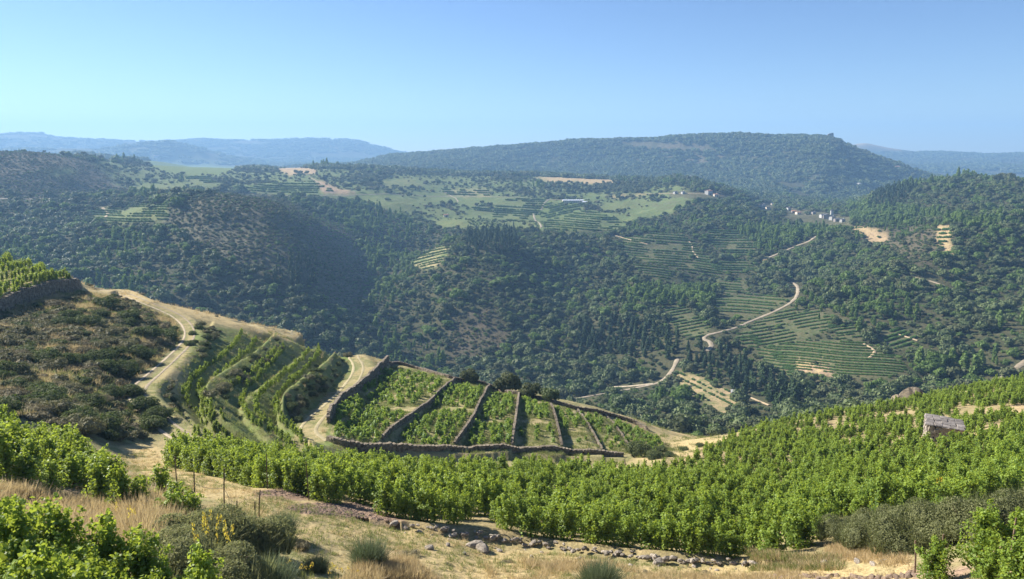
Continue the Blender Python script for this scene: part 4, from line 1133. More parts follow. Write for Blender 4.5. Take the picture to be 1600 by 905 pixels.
tx, ty, tz, ts, tzone, tu, tv, tr = far_trees()
# the trees that show largest are things of their own (> crown, trunk)
app = ts / tr
LAB = {0: ('oak_tree', ('oak', 'oak', 'greyoak'), 'dark round oak of the valley wood nearest to %s', 'oaks of the wooded slope'),
       2: ('chestnut_tree', ('chestnut', 'poplar'), 'light green broadleaf tree of the valley nearest to %s', 'light green trees of the valley'),
       3: ('pine_tree', ('pine',), 'dark pointed pine of the valley nearest to %s', 'pines of the valley stand')}
LANDM = [(1151, 620, 'the white roofed field hut'), (1095, 605, 'the dry clearing'), (1104, 540, 'the sharp bend of the dirt road'), (800, 600, 'the third plot wall'), (700, 575, 'the second plot wall'), (1416, 620, 'the rock outcrop on the crest'), (1015, 665, 'the right end of the plots'),
    (905, 630, 'the sixth walled plot'), (300, 470, 'the bend of the left track'), (540, 540, 'the grassy track'), (1585, 590, 'the right edge of the picture'), (970, 600, 'the road below the pines'), (1250, 640, 'the middle of the right hand crest'), (620, 540, 'the high corner of the plot wall'), (120, 430, 'the upper left vine terrace'), (1330, 560, 'the lowest far vineyard rows'), (1200, 600, 'the gully right of the clearing'), (430, 500, 'the golden crest grass'), (1500, 560, 'the pale green wood at the right')]
def near_lm(u, v, lms): return min(lms, key=lambda q: (q[0] - u) ** 2 + (1.6 * (q[1] - v)) ** 2)[2]
indiv = np.zeros(len(tx), bool)
for zn, lim in ((0, 290), (2, 110), (3, 130)):
    idx = np.nonzero(tzone == zn)[0]; idx = idx[np.argsort(-app[idx])][:lim]; indiv[idx] = True
    nm, kinds, lab, grp = LAB[zn]
    for i in idx:
        kd = kinds[int(RNG.integers(len(kinds)))]; c, t = TREE_ME[kd][int(RNG.integers(len(TREE_ME[kd])))]
        individual(nm, [('crown', c), ('trunk', t)], (tx[i], ty[i], tz[i]), RNG.random() * 6.28, float(ts[i]), lab % near_lm(tu[i], tv[i], LANDM), 'tree', grp + ' near ' + near_lm(tu[i], tv[i], LANDM))
for zn, key, nm, lab in ((0, 'forest', 'wood', 'dense dark oak wood covering the far valley slopes'), (1, 'scrubtree', 'scrub', 'scattered bushes and small oaks on the brown slopes and the plateau'),
                     (2, 'chestnut', 'broadleaf_wood', 'belts of lighter green broadleaf trees in the far valley'), (3, 'pine', 'pine_wood', 'dark stands of pines on the far slope')):
    m = (tzone == zn) & ~indiv
    P = np.stack([tx[m], ty[m], tz[m]], 1); S = ts[m]
    scatter(nm, key, P, np.stack([S * (.9 + .2 * RNG.random(len(S))), S, S * (.78 + .6 * RNG.random(len(S)) ** 2)], 1), lab)
print('far trees', len(tx))
def low_scrub():
    gx, gy = np.meshgrid(np.arange(-800, 500, 2.9), np.arange(400, 1250, 2.9))
    x = gx.ravel() + RNG.uniform(-1.4, 1.4, gx.size); y = gy.ravel() + RNG.uniform(-1.4, 1.4, gx.size)
    m = (np.abs(np.arctan2(x, y)) < RAD(37)); x, y = x[m], y[m]; z = H(x, y); u, v = project(x, y, z)
    uj = u + 8 * fbm(x, y, 60, 5, 2)
    m = in_poly(uj, v, SCRUB[0][0]) | in_poly(uj, v, SCRUB[1][0]) | in_poly(uj, v, SCRUB[3][0]); x, y, z = x[m], y[m], z[m]
    m = TB.visible(x, y, z + 2) & (RNG.random(len(x)) < 0.55 + 0.6 * fbm(x, y, 22, 77, 3)); x, y, z = x[m], y[m], z[m]
    s = 0.8 + 1.1 * RNG.random(len(x)) ** 2
    scatter('low_scrub', 'shrub', np.stack([x, y, z - .1], 1), np.stack([s, s, s * .9], 1), 'low grey brown scrub covering the bare spur and the left hill'); print('low scrub', len(x))
low_scrub()
def understory():
    gx, gy = np.meshgrid(np.arange(-560, 620, 4.3), np.arange(215, 900, 4.3))
    x = gx.ravel() + RNG.uniform(-2.1, 2.1, gx.size); y = gy.ravel() + RNG.uniform(-2.1, 2.1, gx.size)
    m = (np.abs(np.arctan2(x, y)) < RAD(37)) & (np.hypot(x, y) > 210); x, y = x[m], y[m]; z = H(x, y); u, v = project(x, y, z)
    m = TB.visible(x, y, z + 2.5) & (RNG.random(len(x)) < .8)
    for f in FIELDS: m &= ~in_poly(u, v, f[3])
    x, y, z = x[m], y[m], z[m]; k = np.ones(len(x), bool)
    for w, wd, _ in road_w: k &= line_dist(x, y, w)[0] > wd * .5 + 1.6
    x, y, z = x[k], y[k], z[k]; s = .9 + 1.3 * RNG.random(len(x)) ** 2
    scatter('undergrowth', 'understory', np.stack([x, y, z - .1], 1), np.stack([s, s, s * .9], 1), 'bushy undergrowth filling the gaps between the valley trees'); print('understory', len(x))
understory()
# woods on the big ridge behind and far ridges' skylines
def far_masses():
    th = RNG.uniform(RAD(-37), RAD(37), 60000); r = np.exp(RNG.uniform(math.log(1400), math.log(2760), 60000))
    keepd = RNG.random(60000) < (r / 2760) ** 2 * 1.2
    th, r = th[keepd], r[keepd]
    x = np.sin(th) * r; y = np.cos(th) * r; z = H(x, y)
    m = TB.visible(x, y, z + 9); x, y, z, r = x[m], y[m], z[m], r[m]
    u, v = project(x, y, z)
    fld = in_poly(u, v, [(200, 250), (380, 254), (380, 275), (230, 275)]) | in_poly(u, v, [(960, 221), (1020, 221), (1130, 232), (1130, 237), (1000, 232)]) | in_poly(u, v, FIELDS[22][3])
    k = ~fld & (fbm(x, y, 120, 41, 3) < 0.45 + 0.3 * (v < 262)); x, y, z, r = x[k], y[k], z[k], r[k]
    s = 2.6 + 4.4 * RNG.random(len(x)) ** 3
    scatter('ridge_wood', 'mass', np.stack([x, y, z - 1.0], 1), np.stack([s, s, s], 1), 'wooded mountain ridge behind the village, hazy blue green')
    print('masses', len(x))
far_masses()
def skyline_woods():
    n = 9000; th = RNG.uniform(RAD(-37), RAD(37), n); r = RNG.uniform(3750, 5750, n); x = np.sin(th) * r; y = np.cos(th) * r; z = H(x, y)
    u, v = project(x, y, z)
    m = TB.visible(x, y, z + 12) & (fbm(x, y, 300, 141, 3) < .3) & ~((u > 1325) & (v < 238)); x, y, z = x[m], y[m], z[m]; s = 5 + 6 * RNG.random(len(x)) ** 2
    scatter('ridge_wood', 'mass', np.stack([x, y, z - 3.0], 1), np.stack([s * 1.5, s * 1.5, s], 1), 'woods on the blue ridges along the far skyline')
skyline_woods()
# vineyard rows in the far fields
FV = []; FS = []
for f in FIELDS:
    if not f[4]: continue
    sp, sl = f[4]; p = np.array(f[3]); u0, v0 = p.min(0); u1, v1 = p.max(0)
    ang = math.atan(sl); du, dv = cos(ang), sin(ang); diag = (u1 - u0) + (v1 - v0)
    cu, cv = (u0 + u1) / 2, (v0 + v1) / 2
    n = int(diag / sp) + 1
    A_, B_ = [], []
    for k in range(-n, n + 1):
        sp_k = (RNG.random() - .5) * sp * .35
        t = np.arange(-diag, diag, 1.6)
        A_.append(cu + du * t - dv * k * sp); B_.append(sp_k + cv + dv * t + du * k * sp + 0.9 * np.sin((cu + du * t) / 23.0 + f[0]))
    A_ = np.concatenate(A_); B_ = np.concatenate(B_); m = in_poly(A_ + 4 * fbm(A_, B_, 9, 12, 2), B_ + 2.5 * fbm(A_, B_, 9, 13, 2), f[3]) & (fbm(A_, B_ * 2, 22, 14, 2) < .42); A_, B_ = A_[m], B_[m]
    if len(A_) == 0: continue
    w = TB.hit(A_, B_, 215); kk = RNG.random(len(w)) > (0.12 if f[0] not in (21, 20, 29) else 0.6)
    w = w[kk]
    FV.append(w); rr_ = np.hypot(w[:, 0], w[:, 1]); FS.append(rr_ / 520 * (1.0 if sp > 5 else 0.75) * (0.8 + 0.4 * RNG.random(len(w))))
FV = np.vstack(FV); FS = np.concatenate(FS)
scatter('far_vineyards', 'vine_far', FV - [0, 0, .1], np.stack([FS * 1.0, FS * 0.75, FS * 0.85], 1), 'vineyard rows on terraces in the clearings of the far slope', rot=np.full(len(FV), pi / 2))
print('far vines', len(FV))

# roads and tracks ----------------------------------------------------
M['track'] = rough_mat('pale_dirt', (.26, .215, .15), (.46, .38, .28), 0.6, 0.5, c3=(.37, .31, .22))
M['stonyheath'] = rough_mat('stony_ground', (.22, .18, .12), (.34, .28, .2), 0.5, 0.5)
M['tan'] = rough_mat('dry_dirt', (.26, .20, .12), (.40, .31, .20), 0.5, 0.5)
def strip(name, w, width, mat, lab, lift=0.05, parent=None, jitter=0.3, nacross=3):
    w = np.asarray(w); d = np.gradient(w, axis=0); d /= np.linalg.norm(d, axis=1, keepdims=True) + 1e-9
    nrm = np.stack([-d[:, 1], d[:, 0]], 1); n = len(w)
    wl = width / 2 * (1 + jitter * fbm(w[:, 0], w[:, 1], 3, 9, 2)); V = []
    for k in range(nacross + 1):
        t = k / nacross * 2 - 1
        q = w + nrm * (t * wl)[:, None] + nrm * (0.1 * width * jitter * fbm(w[:, 0] + k * 9, w[:, 1], 2, 5, 1))[:, None]
        V.append(np.stack([q[:, 0], q[:, 1], H(q[:, 0], q[:, 1]) + lift * (1 if abs(t) < 0.9 else 0.4)], 1))
    V = np.stack(V, 1).reshape(-1, 3); m = nacross + 1
    F = [(i * m + k, i * m + k + 1, (i + 1) * m + k + 1, (i + 1) * m + k) for i in range(n - 1) for k in range(nacross)]
    o = link(name, np_mesh(name, V, [np.array(F)], mat, smooth=True), parent)
    return tag(o, lab, kind='structure') if lab else o
RLAB = {0: 'pale dirt road climbing through the far vineyards'}
for i, (w, wd, c) in enumerate(road_w):
    seg = np.concatenate([[0], np.cumsum(np.hypot(*np.diff(w, axis=0).T))]); m = max(8, int(seg[-1] / 3)); tt = np.linspace(0, seg[-1], m)
    w2 = np.stack([np.interp(tt, seg, w[:, 0]), np.interp(tt, seg, w[:, 1])], 1)
    strip('dirt_road', w2, wd, M[c], RLAB.get(i, 'pale dirt road across the far slope'), lift=0.45)
# ------------------------------------------------------------------ tracks near by: two wheel ruts each
def offset(w, d):
    g = np.gradient(w, axis=0); g /= np.linalg.norm(g, axis=1, keepdims=True) + 1e-9
    return w + np.stack([g[:, 1], -g[:, 0]], 1) * d
M['rut'] = rough_mat('track_dust', (.24, .19, .125), (.42, .34, .235), 1.5, 0.5, c3=(.33, .27, .185))
M['rut2'] = rough_mat('track_worn_grass', (.28, .24, .13), (.40, .34, .20), 1.2, 0.4, c3=(.34, .29, .165))
w = world_line(TRACK, 8, step=0.7)
for sgn in (-1, 1):
    strip('wheel_track', offset(w, sgn * 0.68), 0.30, M['rut'], 'pale wheel rut of the dirt track winding up the left slope', lift=0.05)
w = world_line(TRACK2, 8, step=0.7)
for sgn in (-1, 1):
    strip('wheel_track', offset(w, sgn * 0.8), 0.38, M['rut2'], 'worn wheel rut of the grassy track beside the high plot wall', lift=0.05, jitter=0.35)

# ------------------------------------------------------------------ dry stone walls
def stone_geo(rng, sx, sy, sz):
    iv = np.array([(-1,-1,-1),(1,-1,-1),(1,1,-1),(-1,1,-1),(-1,-1,1),(1,-1,1),(1,1,1),(-1,1,1)], float)
    V = iv * 0.5 * (sx, sy, sz) * (1 + 0.30 * (rng.random((8, 3)) - 0.5))
    V[4:, :2] *= 0.86
    F = np.array([(3,2,1,0),(4,5,6,7),(0,1,5,4),(1,2,6,5),(2,3,7,6),(3,0,4,7)])
    return V, F
def rotz(V, a, tx=0, ty=0):
    c, s = cos(a), sin(a); X = V[:, 0] * c - V[:, 1] * s; Y = V[:, 0] * s + V[:, 1] * c
    return np.stack([X + tx, Y + ty, V[:, 2]], 1)
def dry_wall(w, height, thick, label, mat='stone_dark', st=0.42, name='dry_stone_wall', rough=0.25, zoff=0.0, group=None, sides=(-1, 1)):
    w = np.asarray(w, float); seg = np.hypot(*np.diff(w, axis=0).T); c = np.concatenate([[0], np.cumsum(seg)]); Ltot = c[-1]
    zb = H(w[:, 0], w[:, 1]); rng = RNG; Vs, Fs, off = [], [], 0
    mid = w[len(w) // 2]; base = empty(name, (mid[0], mid[1], float(H(mid[0:1], mid[1:2])[0])))
    tag(base, label, 'wall', group)
    bx = np.array([mid[0], mid[1], base.location[2]])
    # the solid heart of the wall
    n = max(3, int(Ltot / 0.8)); tt = np.linspace(0, Ltot, n); P = np.stack([np.interp(tt, c, w[:, 0]), np.interp(tt, c, w[:, 1])], 1)
    d = np.gradient(P, axis=0); d /= np.linalg.norm(d, axis=1, keepdims=True); nr_ = np.stack([-d[:, 1], d[:, 0]], 1)
    zc = np.convolve(np.pad(H(P[:, 0], P[:, 1]), 1, mode='edge'), np.ones(3) / 3, mode='valid') + zoff
    hh = height * (1 + rough * fbm(P[:, 0], P[:, 1], 2.5, 8, 2)); hh[0] *= 0.7; hh[-1] *= 0.7
    q = thick * 0.5 - 0.1
    V = np.stack([np.concatenate([P + nr_ * q, (zc - 1.2)[:, None]], 1), np.concatenate([P + nr_ * q * .8, (zc + hh - 0.12)[:, None]], 1), np.concatenate([P - nr_ * q * .8, (zc + hh - 0.12)[:, None]], 1), np.concatenate([P - nr_ * q, (zc - 1.2)[:, None]], 1)], 1).reshape(-1, 3)
    F = [(i*4 + k, i*4 + k + 1, (i+1)*4 + k + 1, (i+1)*4 + k) for i in range(n - 1) for k in range(3)] + [(3, 2, 1, 0), ((n-1)*4, (n-1)*4+1, (n-1)*4+2, (n-1)*4+3)]
    link('wall_core', np_mesh('wall_core', V - bx, [np.array(F)], M[mat]), base)
    rows_n = max(1, int(height / (st * 0.55)) + 1)
    zlow = -0.7
    for sd in sides:
        for k in range(int((height - zlow) / (st * 0.52)) + 1):
            t = rng.random() * st
            while t < Ltot:
                sx = st * (0.7 + 0.8 * rng.random()); sz = st * (0.45 + 0.25 * rng.random()); sy = st * 0.6
                px, py = np.interp(t, c, w[:, 0]), np.interp(t, c, w[:, 1]); i = min(int(t / Ltot * (n - 1)), n - 1)
                zz = np.interp(t, tt, zc) + zlow + k * st * 0.52; top = np.interp(t, tt, zc) + np.interp(t, tt, hh)
                if zz < top:
                    V, F = stone_geo(rng, sx * 1.02, sy, sz * 1.15); a = atan2(d[i][1], d[i][0]) + rng.normal() * 0.12
                    o_ = q * (1.0 - 0.1 * k / rows_n) + rng.normal() * 0.035
                    V = rotz(V, a, px + nr_[i][0] * o_ * sd, py + nr_[i][1] * o_ * sd); V[:, 2] += zz
                    Vs.append(V); Fs.append(F + off); off += 8
                t += sx
    t = 0
    while t < Ltot: # coping
        sx = st * (0.8 + 0.8 * rng.random()); px, py = np.interp(t, c, w[:, 0]), np.interp(t, c, w[:, 1]); i = min(int(t / Ltot * (n - 1)), n - 1)
        V, F = stone_geo(rng, sx, thick * (0.8 + .3 * rng.random()), st * (.4 + .4 * rng.random()))
        V = rotz(V, atan2(d[i][1], d[i][0]) + rng.normal() * .2, px, py); V[:, 2] += np.interp(t, tt, zc) + np.interp(t, tt, hh) + 0.02 * rng.normal()
        Vs.append(V); Fs.append(F + off); off += 8; t += sx * .95
    so = link('stones', np_mesh('stones', np.vstack(Vs) - bx, [np.vstack(Fs)], M[mat]), base); so['kind'] = 'stuff'
    return base
PL = ['high dry stone wall between the grassy track and the first walled plot', 'dry stone wall between the first and second walled plots from the left', 'dry stone wall between the second and third walled plots from the left',
      'straight dry stone wall right of the third walled plot', 'low dry stone wall right of the fourth walled plot', 'low dry stone wall right of the fifth walled plot', 'thin last dry stone wall at the right end of the plots']
for i, pw in enumerate(PLOT_WALLS):
    dry_wall(world_line(pw, 6, step=1.0), [1.1, .5, .5, .5, 0.42, 0.36, 0.28][i], [0.42, .3, .3, .3, .28, .26, .25][i], PL[i], st=0.27, zoff=0.05)
dry_wall(world_line(CREST_WALL, 5, step=1.0), 0.5, 0.4, 'dark dry stone wall along the crest behind the walled plots', st=0.36)
dry_wall(world_line(FOOT_WALL, 5, step=1.0), 0.36, 0.5, 'dark dry stone retaining wall along the foot of the walled plots', st=0.36, zoff=0.1)
dry_wall(world_line(LEFT_WALL, 5, step=1.0), 1.6, 0.8, 'tall retaining wall under the vine terrace at the upper left', st=0.55, zoff=-0.1)

# low rubble wall in front: each stone its own part
import bmesh
def rock_mesh(rng, name='stone', k=2, fl=0.7):
    iv, jf = ico(k)
    V = iv.copy(); 
    for _ in range(9 if k > 1 else 6):   # chop with random planes for flat facets
        nrm = rnd_unit(1, rng)[0]; dd = 0.55 + 0.3 * rng.random(); s_ = V @ nrm; m = s_ > dd; V[m] -= np.outer(s_[m] - dd, nrm)
    V *= (1, 0.8, fl)
    return np_mesh(name, V * (1 + 0.05 * rng.normal(size=(len(V), 1))), [jf], M['stone'])
ROCKS = [rock_mesh(RNG, k=1) for _ in range(10)]
ROCKS2 = [rock_mesh(RNG, 'rock', k=2) for _ in range(4)]
ROCKD = [r_.copy() for r_ in ROCKS2]
for r_ in ROCKD: r_.materials.clear(); r_.materials.append(M['stone_dark'])
wf = world_line(FRONT_WALL, 8, step=0.24)
zf = H(wf[:, 0], wf[:, 1])
base = empty('rubble_wall', (wf[len(wf)//2][0], wf[len(wf)//2][1], float(zf[len(wf)//2]))); tag(base, 'low rubble wall of pale granite stones in front of the middle vineyard', 'wall')
bl = np.array(base.location)
cnt = 0
for i in range(len(wf)):
    if fbm(wf[i:i+1, 0], wf[i:i+1, 1], 4, 66, 1)[0] > 0.62: continue
    for k in range(1 if i % 2 else 2 + (i % 4 == 0)):
        s_ = 0.095 + 0.10 * RNG.random() ** 2
        p = np.array([wf[i][0] + RNG.normal() * 0.10, wf[i][1] + RNG.normal() * 0.12 - (0.1 if k == 1 else 0), zf[i] + (0.06 if k != 1 else 0.2) + 0.03 * RNG.normal()])
        if k == 2: p[1] -= 0.45 + 0.3 * RNG.random(); s_ *= 0.6; p[2] = H(p[0:1], p[1:2])[0]
        o = link('stone', ROCKS[int(RNG.integers(10))], base, p - bl, RNG.random() * 6.28, (s_ * 1.3, s_, s_)); cnt += 1
    if cnt > 297: break
print('wall stones', cnt)
def on(u, v, rmin=6.0, sink=0.0):
    p = at(u, v, rmin); p[2] -= sink; return p
def boulder(u, v, s_, label, rot=0.0, group=None):
    p = on(u, v); o = link('boulder', ROCKS2[int(RNG.integers(4))], None, p + np.array([0, 0, s_ * 0.25]), rot, (s_ * 1.3, s_, s_ * 0.9)); tag(o, label, 'boulder', group); return o
boulder(742, 856, 0.34, 'larger grey boulder lying below the rubble wall', 0.4)
boulder(755, 862, 0.36, 'pale pointed boulder leaning beside the larger grey boulder', 2.1)
boulder(616, 820, 0.2, 'pale stone under the first vine at the left end of the rubble wall', 1.0)
boulder(1028, 882, 0.3, 'small pale boulder in the dry grass right of the broom bush', 0.7)
boulder(670, 858, 0.2, 'flat cream stone in the grass left of the boulders', 0.2)
boulder(1290, 884, 0.25, 'pale stone at the foot of the last vine before the bare ground', 0.9)
for (u_, v_, s_) in ((700, 853, .13), (725, 866, .12), (780, 862, .14), (1084, 886, .13), (1120, 892, .1), (830, 871, .1), (985, 884, .12), (1340, 880, .16), (1365, 884, .14), (1382, 878, .12), (905, 874, .11)):
    boulder(u_, v_, s_, 'fist sized pale stone lying loose in the grass below the rubble wall', RNG.random() * 6, 'loose stones in the grass')
M['brownstone'] = rough_mat('brown_stone', (.16, .11, .08), (.33, .25, .18), 4, .7)
ROCKB = [r_.copy() for r_ in ROCKS[:3]]
for r_ in ROCKB: r_.materials.clear(); r_.materials.append(M['brownstone'])
# stones lining the bottom edge of the path
for k in range(26):
    u_ = 1195 + k * 9.4; p = on(u_, 904 + RNG.normal() * 1.5); s_ = 0.11 + 0.07 * RNG.random()
    o = link('stone', ROCKB[k % 3], None, p, RNG.random() * 6, (s_ * 1.4, s_, s_)); tag(o, 'brown earthy stone of the broken edging at the very bottom right of the path', 'stone', 'stones edging the path at the bottom')

# ------------------------------------------------------------------ stone hut among the vines
def box_geo(x0, x1, y0, y1, z0, z1):
    V = np.array([(x0,y0,z0),(x1,y0,z0),(x1,y1,z0),(x0,y1,z0),(x0,y0,z1),(x1,y0,z1),(x1,y1,z1),(x0,y1,z1)], float)
    return V, np.array([(3,2,1,0),(4,5,6,7),(0,1,5,4),(1,2,6,5),(2,3,7,6),(3,0,4,7)])
M['slab'] = rough_mat('grey_slate', (.13, .115, .10), (.31, .28, .25), 2.5, 0.6, c3=(.22, .195, .175))
def hut():
    p = hut_p; e = empty('stone_hut', p, RAD(-24)); tag(e, 'ruined stone hut with a flat slate roof among the vines on the right', 'hut')
    Wd, Dp, Hh = 2.9, 2.5, 1.9
    Vs, Fs, off = [], [], 0
    for (ax, ay, bx_, by_) in ((-Wd/2, -Dp/2, Wd/2, -Dp/2), (Wd/2, -Dp/2, Wd/2, Dp/2), (Wd/2, Dp/2, -Wd/2, Dp/2), (-Wd/2, Dp/2, -Wd/2, -Dp/2)):
        l = math.hypot(bx_ - ax, by_ - ay); a = atan2(by_ - ay, bx_ - ax)
        z_ = -0.9
        while z_ < Hh - 0.1:
            t = RNG.random() * 0.3
            while t < l:
                sx = 0.3 + 0.35 * RNG.random(); px = ax + (bx_ - ax) * t / l; py = ay + (by_ - ay) * t / l
                if not (ay == by_ == -Dp/2 and abs(px - 0.9) < 0.45 and z_ < 1.5):
                    V, F = stone_geo(RNG, sx * 1.05, 0.42 + .08 * RNG.random(), 0.3); V = rotz(V, a + .06 * RNG.normal(), px + .03 * RNG.normal(), py + .03 * RNG.normal()); V[:, 2] += z_
                    Vs.append(V); Fs.append(F + off); off += 8
                t += sx
            z_ += 0.25
    so = link('wall', np_mesh('wall', np.vstack(Vs), [np.vstack(Fs)], M['stone']), e)
    core, cf = box_geo(-Wd/2 + .12, Wd/2 - .12, -Dp/2 + .3, Dp/2 - .12, -.9, Hh - .15)
    link('interior', np_mesh('interior', core, [cf], M['stone_dark']), e)
    rf = empty('roof', (0, 0, Hh)); rf.parent = e; rf.rotation_euler = (RAD(2), RAD(4), 0)
    for i in range(5):
        for j in range(4):
            V, F = stone_geo(RNG, 0.72, 0.76, 0.10); V[:, :2] *= 1 + .1 * RNG.random()
            link('slab', np_mesh('slab', V, [F], M['slab']), rf, (-Wd/2 - .1 + .66 * (i + .2) + .06 * RNG.normal(), -Dp/2 + .0 + .68 * j, .05 * RNG.random() + .03 * j), RNG.normal() * .07)
hut()
boulder(1450, 692, 0.75, 'pale boulder at the left foot of the stone hut', 0.3)
def outcrop(name, u, v, parts, label, rmin=6.0, mat=None):
    p = on(u, v, rmin); e = empty(name, p); tag(e, label, 'rock')
    for dx, dy, dz, s_, sz in parts:
        link('rock', ROCKD[int(RNG.integers(4))], e, (dx, dy, dz), RNG.random() * 6, (s_, s_, s_ * sz))
outcrop('rock_outcrop', 1416, 628, [(0, 0, 1, 2.2, 1.1), (2, 0, .8, 1.8, .9), (3.8, .4, .4, 1.8, .7), (1, -.5, 1.8, 1.4, 1), (-1.6, 0, .3, 1.3, 1.1)], 'brown rock outcrop with bushes on the crest above the right hand vines')
outcrop('rock_outcrop', 1079, 283, [(0, 0, 5, 9, 1.1), (7, 0, 2, 6, 1.0), (-6, 2, 2, 5, .9), (2, 0, 11, 5, 1.2)], 'dark crag standing above the village terraces in the distance', 800)
outcrop('rock_outcrop', 1297, 219, [(0, 0, 10, 14, 1.2), (-18, 0, 4, 14, .8), (16, 0, -4, 14, 1)], 'small rocky tor on the skyline at the end of the big ridge', 2300)
outcrop('rock_outcrop', 838, 272, [(0, 0, 4, 8, .9), (9, 0, 2, 7, .8), (-8, 0, 2, 6, .8)], 'reddish rocky knoll at the edge of the far plateau', 1000)

# ------------------------------------------------------------------ stakes and wires
def stake(u, v, h, lean, label, r=0.026, parentless=True):
    p = on(u, v); g = tube([(0, 0, -0.3), (lean * 0.5, 0, h * 0.5), (lean, 0.03, h)], [r * 1.1, r, r * .85], 6)
    o = link('wooden_stake', geo_mesh('wooden_stake', g, M['wood']), None, p); return tag(o, label, 'stake')
STK = [(277, 762, 1.5, 0, 'short weathered stake at the left edge of the left vineyard gap'), (305, 790, 1.4, .05, 'stake standing among the thin vines right of the dry grass'), (350, 796, 1.7, .12, 'tall leaning stake beside the last vine of the left vineyard'),
       (404, 808, 1.1, .12, 'leaning stake in front of the tilled strip'), (399, 812, .7, .02, 'stump of a broken stake left of the leaning stake'), (483, 782, 1.9, -.06, 'tall stake at the front left corner of the middle vineyard'),
       (371, 800, .45, 0, 'short dark post stub rising behind the fern bush'), (1430, 895, 1.0, -.08, 'stake under the first vine of the bottom right corner'), (1573, 905, 1.6, .05, 'pale stake between the vines at the bottom right'), (1468, 898, 1.2, .0, 'thin stake behind the bottom right vines'),
       (525, 775, 1.8, 0, 'reddish stake inside the front of the middle vineyard'), (1532, 735, 1.9, 0, 'white topped stake standing in the right hand vines'), (418, 764, 1.8, .04, 'grey stake in front of the left end of the middle vineyard')]
stakes = [stake(*s_) for s_ in STK]
def wire(a, b, label):
    a, b = np.array(a), np.array(b); P = [a + (b - a) * t + np.array([0, 0, -0.12 * 4 * t * (1 - t)]) for t in np.linspace(0, 1, 7)]
    o = link('fence_wire', geo_mesh('fence_wire', tube(P, [0.008] * 7, 4), M['wire'])); tag(o, label, 'wire')
s0 = [np.array(o.location) for o in stakes]
wire(s0[1] + [0, 0, .95], s0[2] + [0.06, 0, .9], 'sagging wire between the two stakes of the left vineyard'); wire(s0[2] + [.06, 0, .9], s0[6] + [0, 0, .3], 'wire running from the leaning stake down to the post stub')
wire(s0[5] + [0, 0, 1.2], s0[10] + [0, 0, 1.3], 'wire between the tall stake and the reddish stake')

# ------------------------------------------------------------------ shrubs
def shrub_mesh(kind, n, leaf, h, seed, mat, spread=.95):
    r_ = np.random.default_rng(seed); g = [crown_geo(lobes_shrub(r_, 7, 1.0, h), n, leaf, r_, spread, .74)]
    for k_ in range(26):      # loose twigs and stalks standing out of the mass
        a = r_.random() * 6.28; q = .85 * math.sqrt(r_.random()); V, F, A = blades(max(8, n // 130), r_, h * (.55 + .35 * r_.random()), 1.0, .007, .8, .08)
        g.append((V + [q * cos(a), q * sin(a), h * .42 * (1.1 - q)], F, A))
    return geo_mesh('foliage', cat_geo(g), M[mat])
def stems_mesh(seed, h):
    r_ = np.random.default_rng(seed); return geo_mesh('stems', cat_geo([tube([(0, 0, -.2), (.25 * cos(a), .25 * sin(a), h * .4), (.5 * cos(a), .5 * sin(a), h * .75)], [.035, .02, .01], 4) for a in r_.random(6) * 6.28]), M['bark'])
SM = {}
for kd, (n, leaf, h, mat) in {'scrub': (1500, .06, 1.0, 'scrubleaf'), 'heather': (1500, .05, .7, 'heather'), 'bramble': (1500, .065, .95, 'bramble'), 'hedge': (6000, .036, 1.05, 'hedge'), 'fern': (6500, .034, .95, 'fern'), 'ivy': (900, .10, .8, 'bramble')}.items():
    SM[kd] = [(shrub_mesh(kd, n, leaf, h, 50 + q + hash(len(kd)) % 7, mat), stems_mesh(60 + q, h)) for q in range(3)]
def broom_mesh(seed, n=2600, tall=1.0):
    r_ = np.random.default_rng(seed); parts = []
    for k in range(9):
        a = r_.random() * 6.28; rr0 = .35 * math.sqrt(r_.random())
        V, F, A = blades(n // 9, r_, 1.0 * tall, 1.0, .006, .75, .12); V = V + [rr0 * cos(a), rr0 * sin(a), 0]; parts.append((V, F, A))
    return geo_mesh('foliage', cat_geo(parts), M['broom'])
SM['broom'] = [(broom_mesh(70 + q), stems_mesh(80 + q, .6)) for q in range(3)]
def shrub(name, kd, u, v, size, label, cat='shrub', group=None, sz=1.0, rmin=6.0, sink=.1):
    p = on(u, v, rmin, sink); f, t = SM[kd][int(RNG.integers(3))]
    return individual(name, [('foliage', f), ('stems', t)], p, RNG.random() * 6.28, (size, size, size * sz), label, cat, group)
# foreground
shrub('broom_bush', 'broom', 572, 884, 1.15, 'grey green broom bush in the middle of the foreground path', cat='bush')
shrub('broom_bush', 'broom', 416, 925, 1.2, 'dark grey green broom bush at the bottom edge right of the yellow flowers', cat='bush')
shrub('broom_bush', 'broom', 940, 925, 1.25, 'broom bush at the bottom edge below the middle of the rubble wall', cat='bush')
shrub('broom_bush', 'broom', 497, 892, .7, 'small broom bush between the two larger ones on the left', cat='bush')
shrub('broom_bush', 'broom', 441, 840, .9, 'sparse brown broom bush behind the leaning stake', cat='bush', sz=1.3)
shrub('heather_bush', 'heather', 465, 856, .55, 'twiggy brown bush left of the foreground path', cat='bush')
shrub('fern_bush', 'fern', 320, 868, 1.75, 'large dark green ferny bush above the yellow flowers', cat='bush', sz=.9)
shrub('fern_bush', 'fern', 385, 868, 1.5, 'right hand ferny bush touching the broom', cat='bush', sz=.95)
shrub('fern_bush', 'fern', 258, 890, 1.3, 'browner ferny bush beside the straw coloured grass', cat='bush', sz=.8)
shrub('fern_bush', 'fern', 345, 915, 1.4, 'lowest ferny bush with yellow flowers in it', cat='bush', sz=.8)
